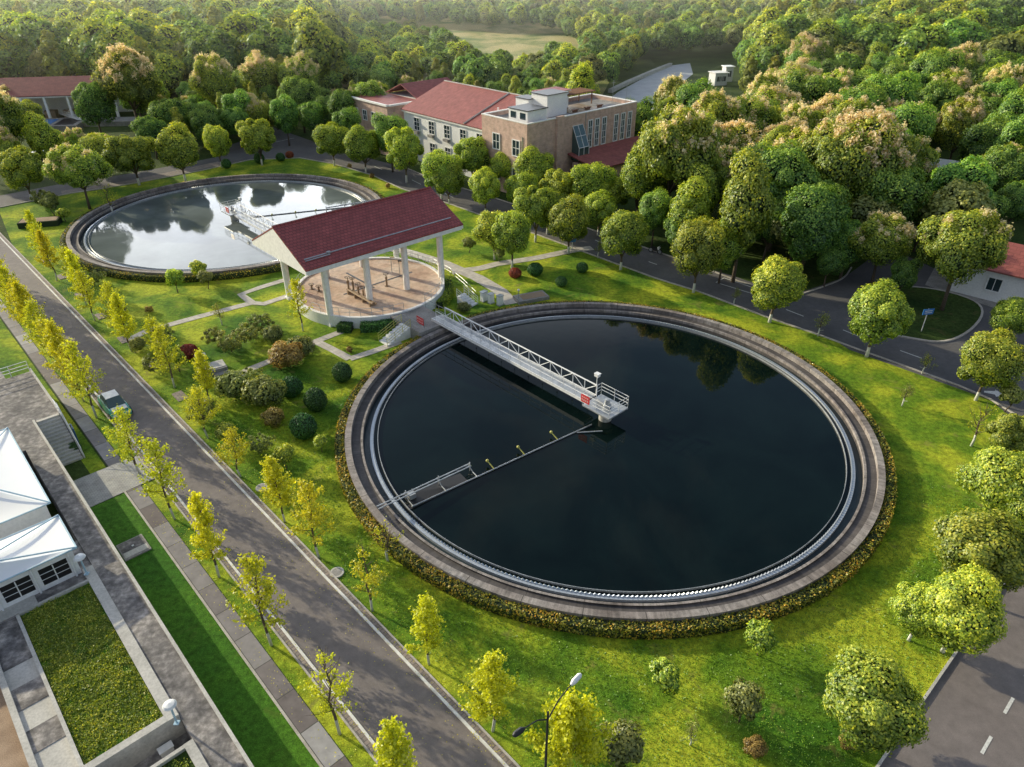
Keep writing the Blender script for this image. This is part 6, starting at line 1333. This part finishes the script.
c3 = N(nt, 'ShaderNodeMath', operation='MULTIPLY'); L.new(c1.outputs[0], c3.inputs[0]); L.new(c2.outputs[0], c3.inputs[1])
mx = N(nt, 'ShaderNodeMix', data_type='RGBA'); L.new(c3.outputs[0], mx.inputs[0]); L.new(sky.outputs[0], mx.inputs[6]); mx.inputs[7].default_value = (46, 48, 50, 1)
# added fill light: unseen bright cloud behind the camera and overhead
sp2 = N(nt, 'ShaderNodeMapRange'); sp2.inputs['From Min'].default_value = .15; sp2.inputs['From Max'].default_value = -.45; L.new(sp.outputs[1], sp2.inputs['Value'])
up = N(nt, 'ShaderNodeMapRange'); up.inputs['From Min'].default_value = .80; up.inputs['From Max'].default_value = .95; L.new(sp.outputs[2], up.inputs['Value'])
ad = N(nt, 'ShaderNodeMath', operation='MAXIMUM'); L.new(sp2.outputs[0], ad.inputs[0]); L.new(up.outputs[0], ad.inputs[1])
c4 = N(nt, 'ShaderNodeMath', operation='MULTIPLY'); L.new(ad.outputs[0], c4.inputs[0]); L.new(c2.outputs[0], c4.inputs[1])
mx2 = N(nt, 'ShaderNodeMix', data_type='RGBA'); L.new(c4.outputs[0], mx2.inputs[0]); L.new(mx.outputs[2], mx2.inputs[6]); mx2.inputs[7].default_value = (2.6, 3.0, 3.6, 1)
# thin broken cloud over the whole sky, seen as soft patches in the water
n5 = noise(nt, tc.outputs['Generated'], 3.2, 6, .62, .6); r5 = ramp(nt, [(.50, g3(0)), (.72, g3(.22))]); L.new(n5.outputs['Fac'], r5.inputs[0])
mx3 = N(nt, 'ShaderNodeMix', data_type='RGBA'); L.new(r5.outputs[0], mx3.inputs[0]); L.new(mx2.outputs[2], mx3.inputs[6]); mx3.inputs[7].default_value = (9, 8.2, 6.6, 1)
L.new(mx3.outputs[2], bg.inputs['Color']); bg.inputs['Strength'].default_value = .15; L.new(bg.outputs[0], out.inputs[0])
# morning haze: a thin layer of scattering air over the woods
if HAZE:
    m, nt = newmat('haze'); o_ = N(nt, 'ShaderNodeOutputMaterial'); v = N(nt, 'ShaderNodeVolumeScatter'); v.inputs['Density'].default_value = HAZE; v.inputs['Anisotropy'].default_value = .88; v.inputs['Color'].default_value = (1, .95, .76, 1)
    nt.links.new(v.outputs[0], o_.inputs['Volume'])
    mb = MB(); mb.box((0, 680, 13.6), (1700, 1080, 26)); h = struct('haze', mb, m)
SC.view_settings.view_transform = 'Standard'; SC.view_settings.look = 'None'; SC.view_settings.exposure = 0; SC.view_settings.gamma = 1
cd = bpy.data.cameras.new('camera'); co = bpy.data.objects.new('camera', cd); COL.objects.link(co); SC.camera = co
cd.sensor_width = 36; cd.lens = 36 * FOC / 1024; cd.clip_end = 8000; cd.clip_start = .5
co.location = (0, 0, HC); co.rotation_euler = (pi / 2 - PITCH, 0, 0)
cy = SC.cycles; cy.use_denoising = True; cy.max_bounces = 6; cy.diffuse_bounces = 3; cy.glossy_bounces = 3; cy.transmission_bounces = 3; cy.transparent_max_bounces = 6; cy.volume_bounces = 0
cy.sample_clamp_indirect = 6; cy.use_adaptive_sampling = True
SC.render.film_transparent = False
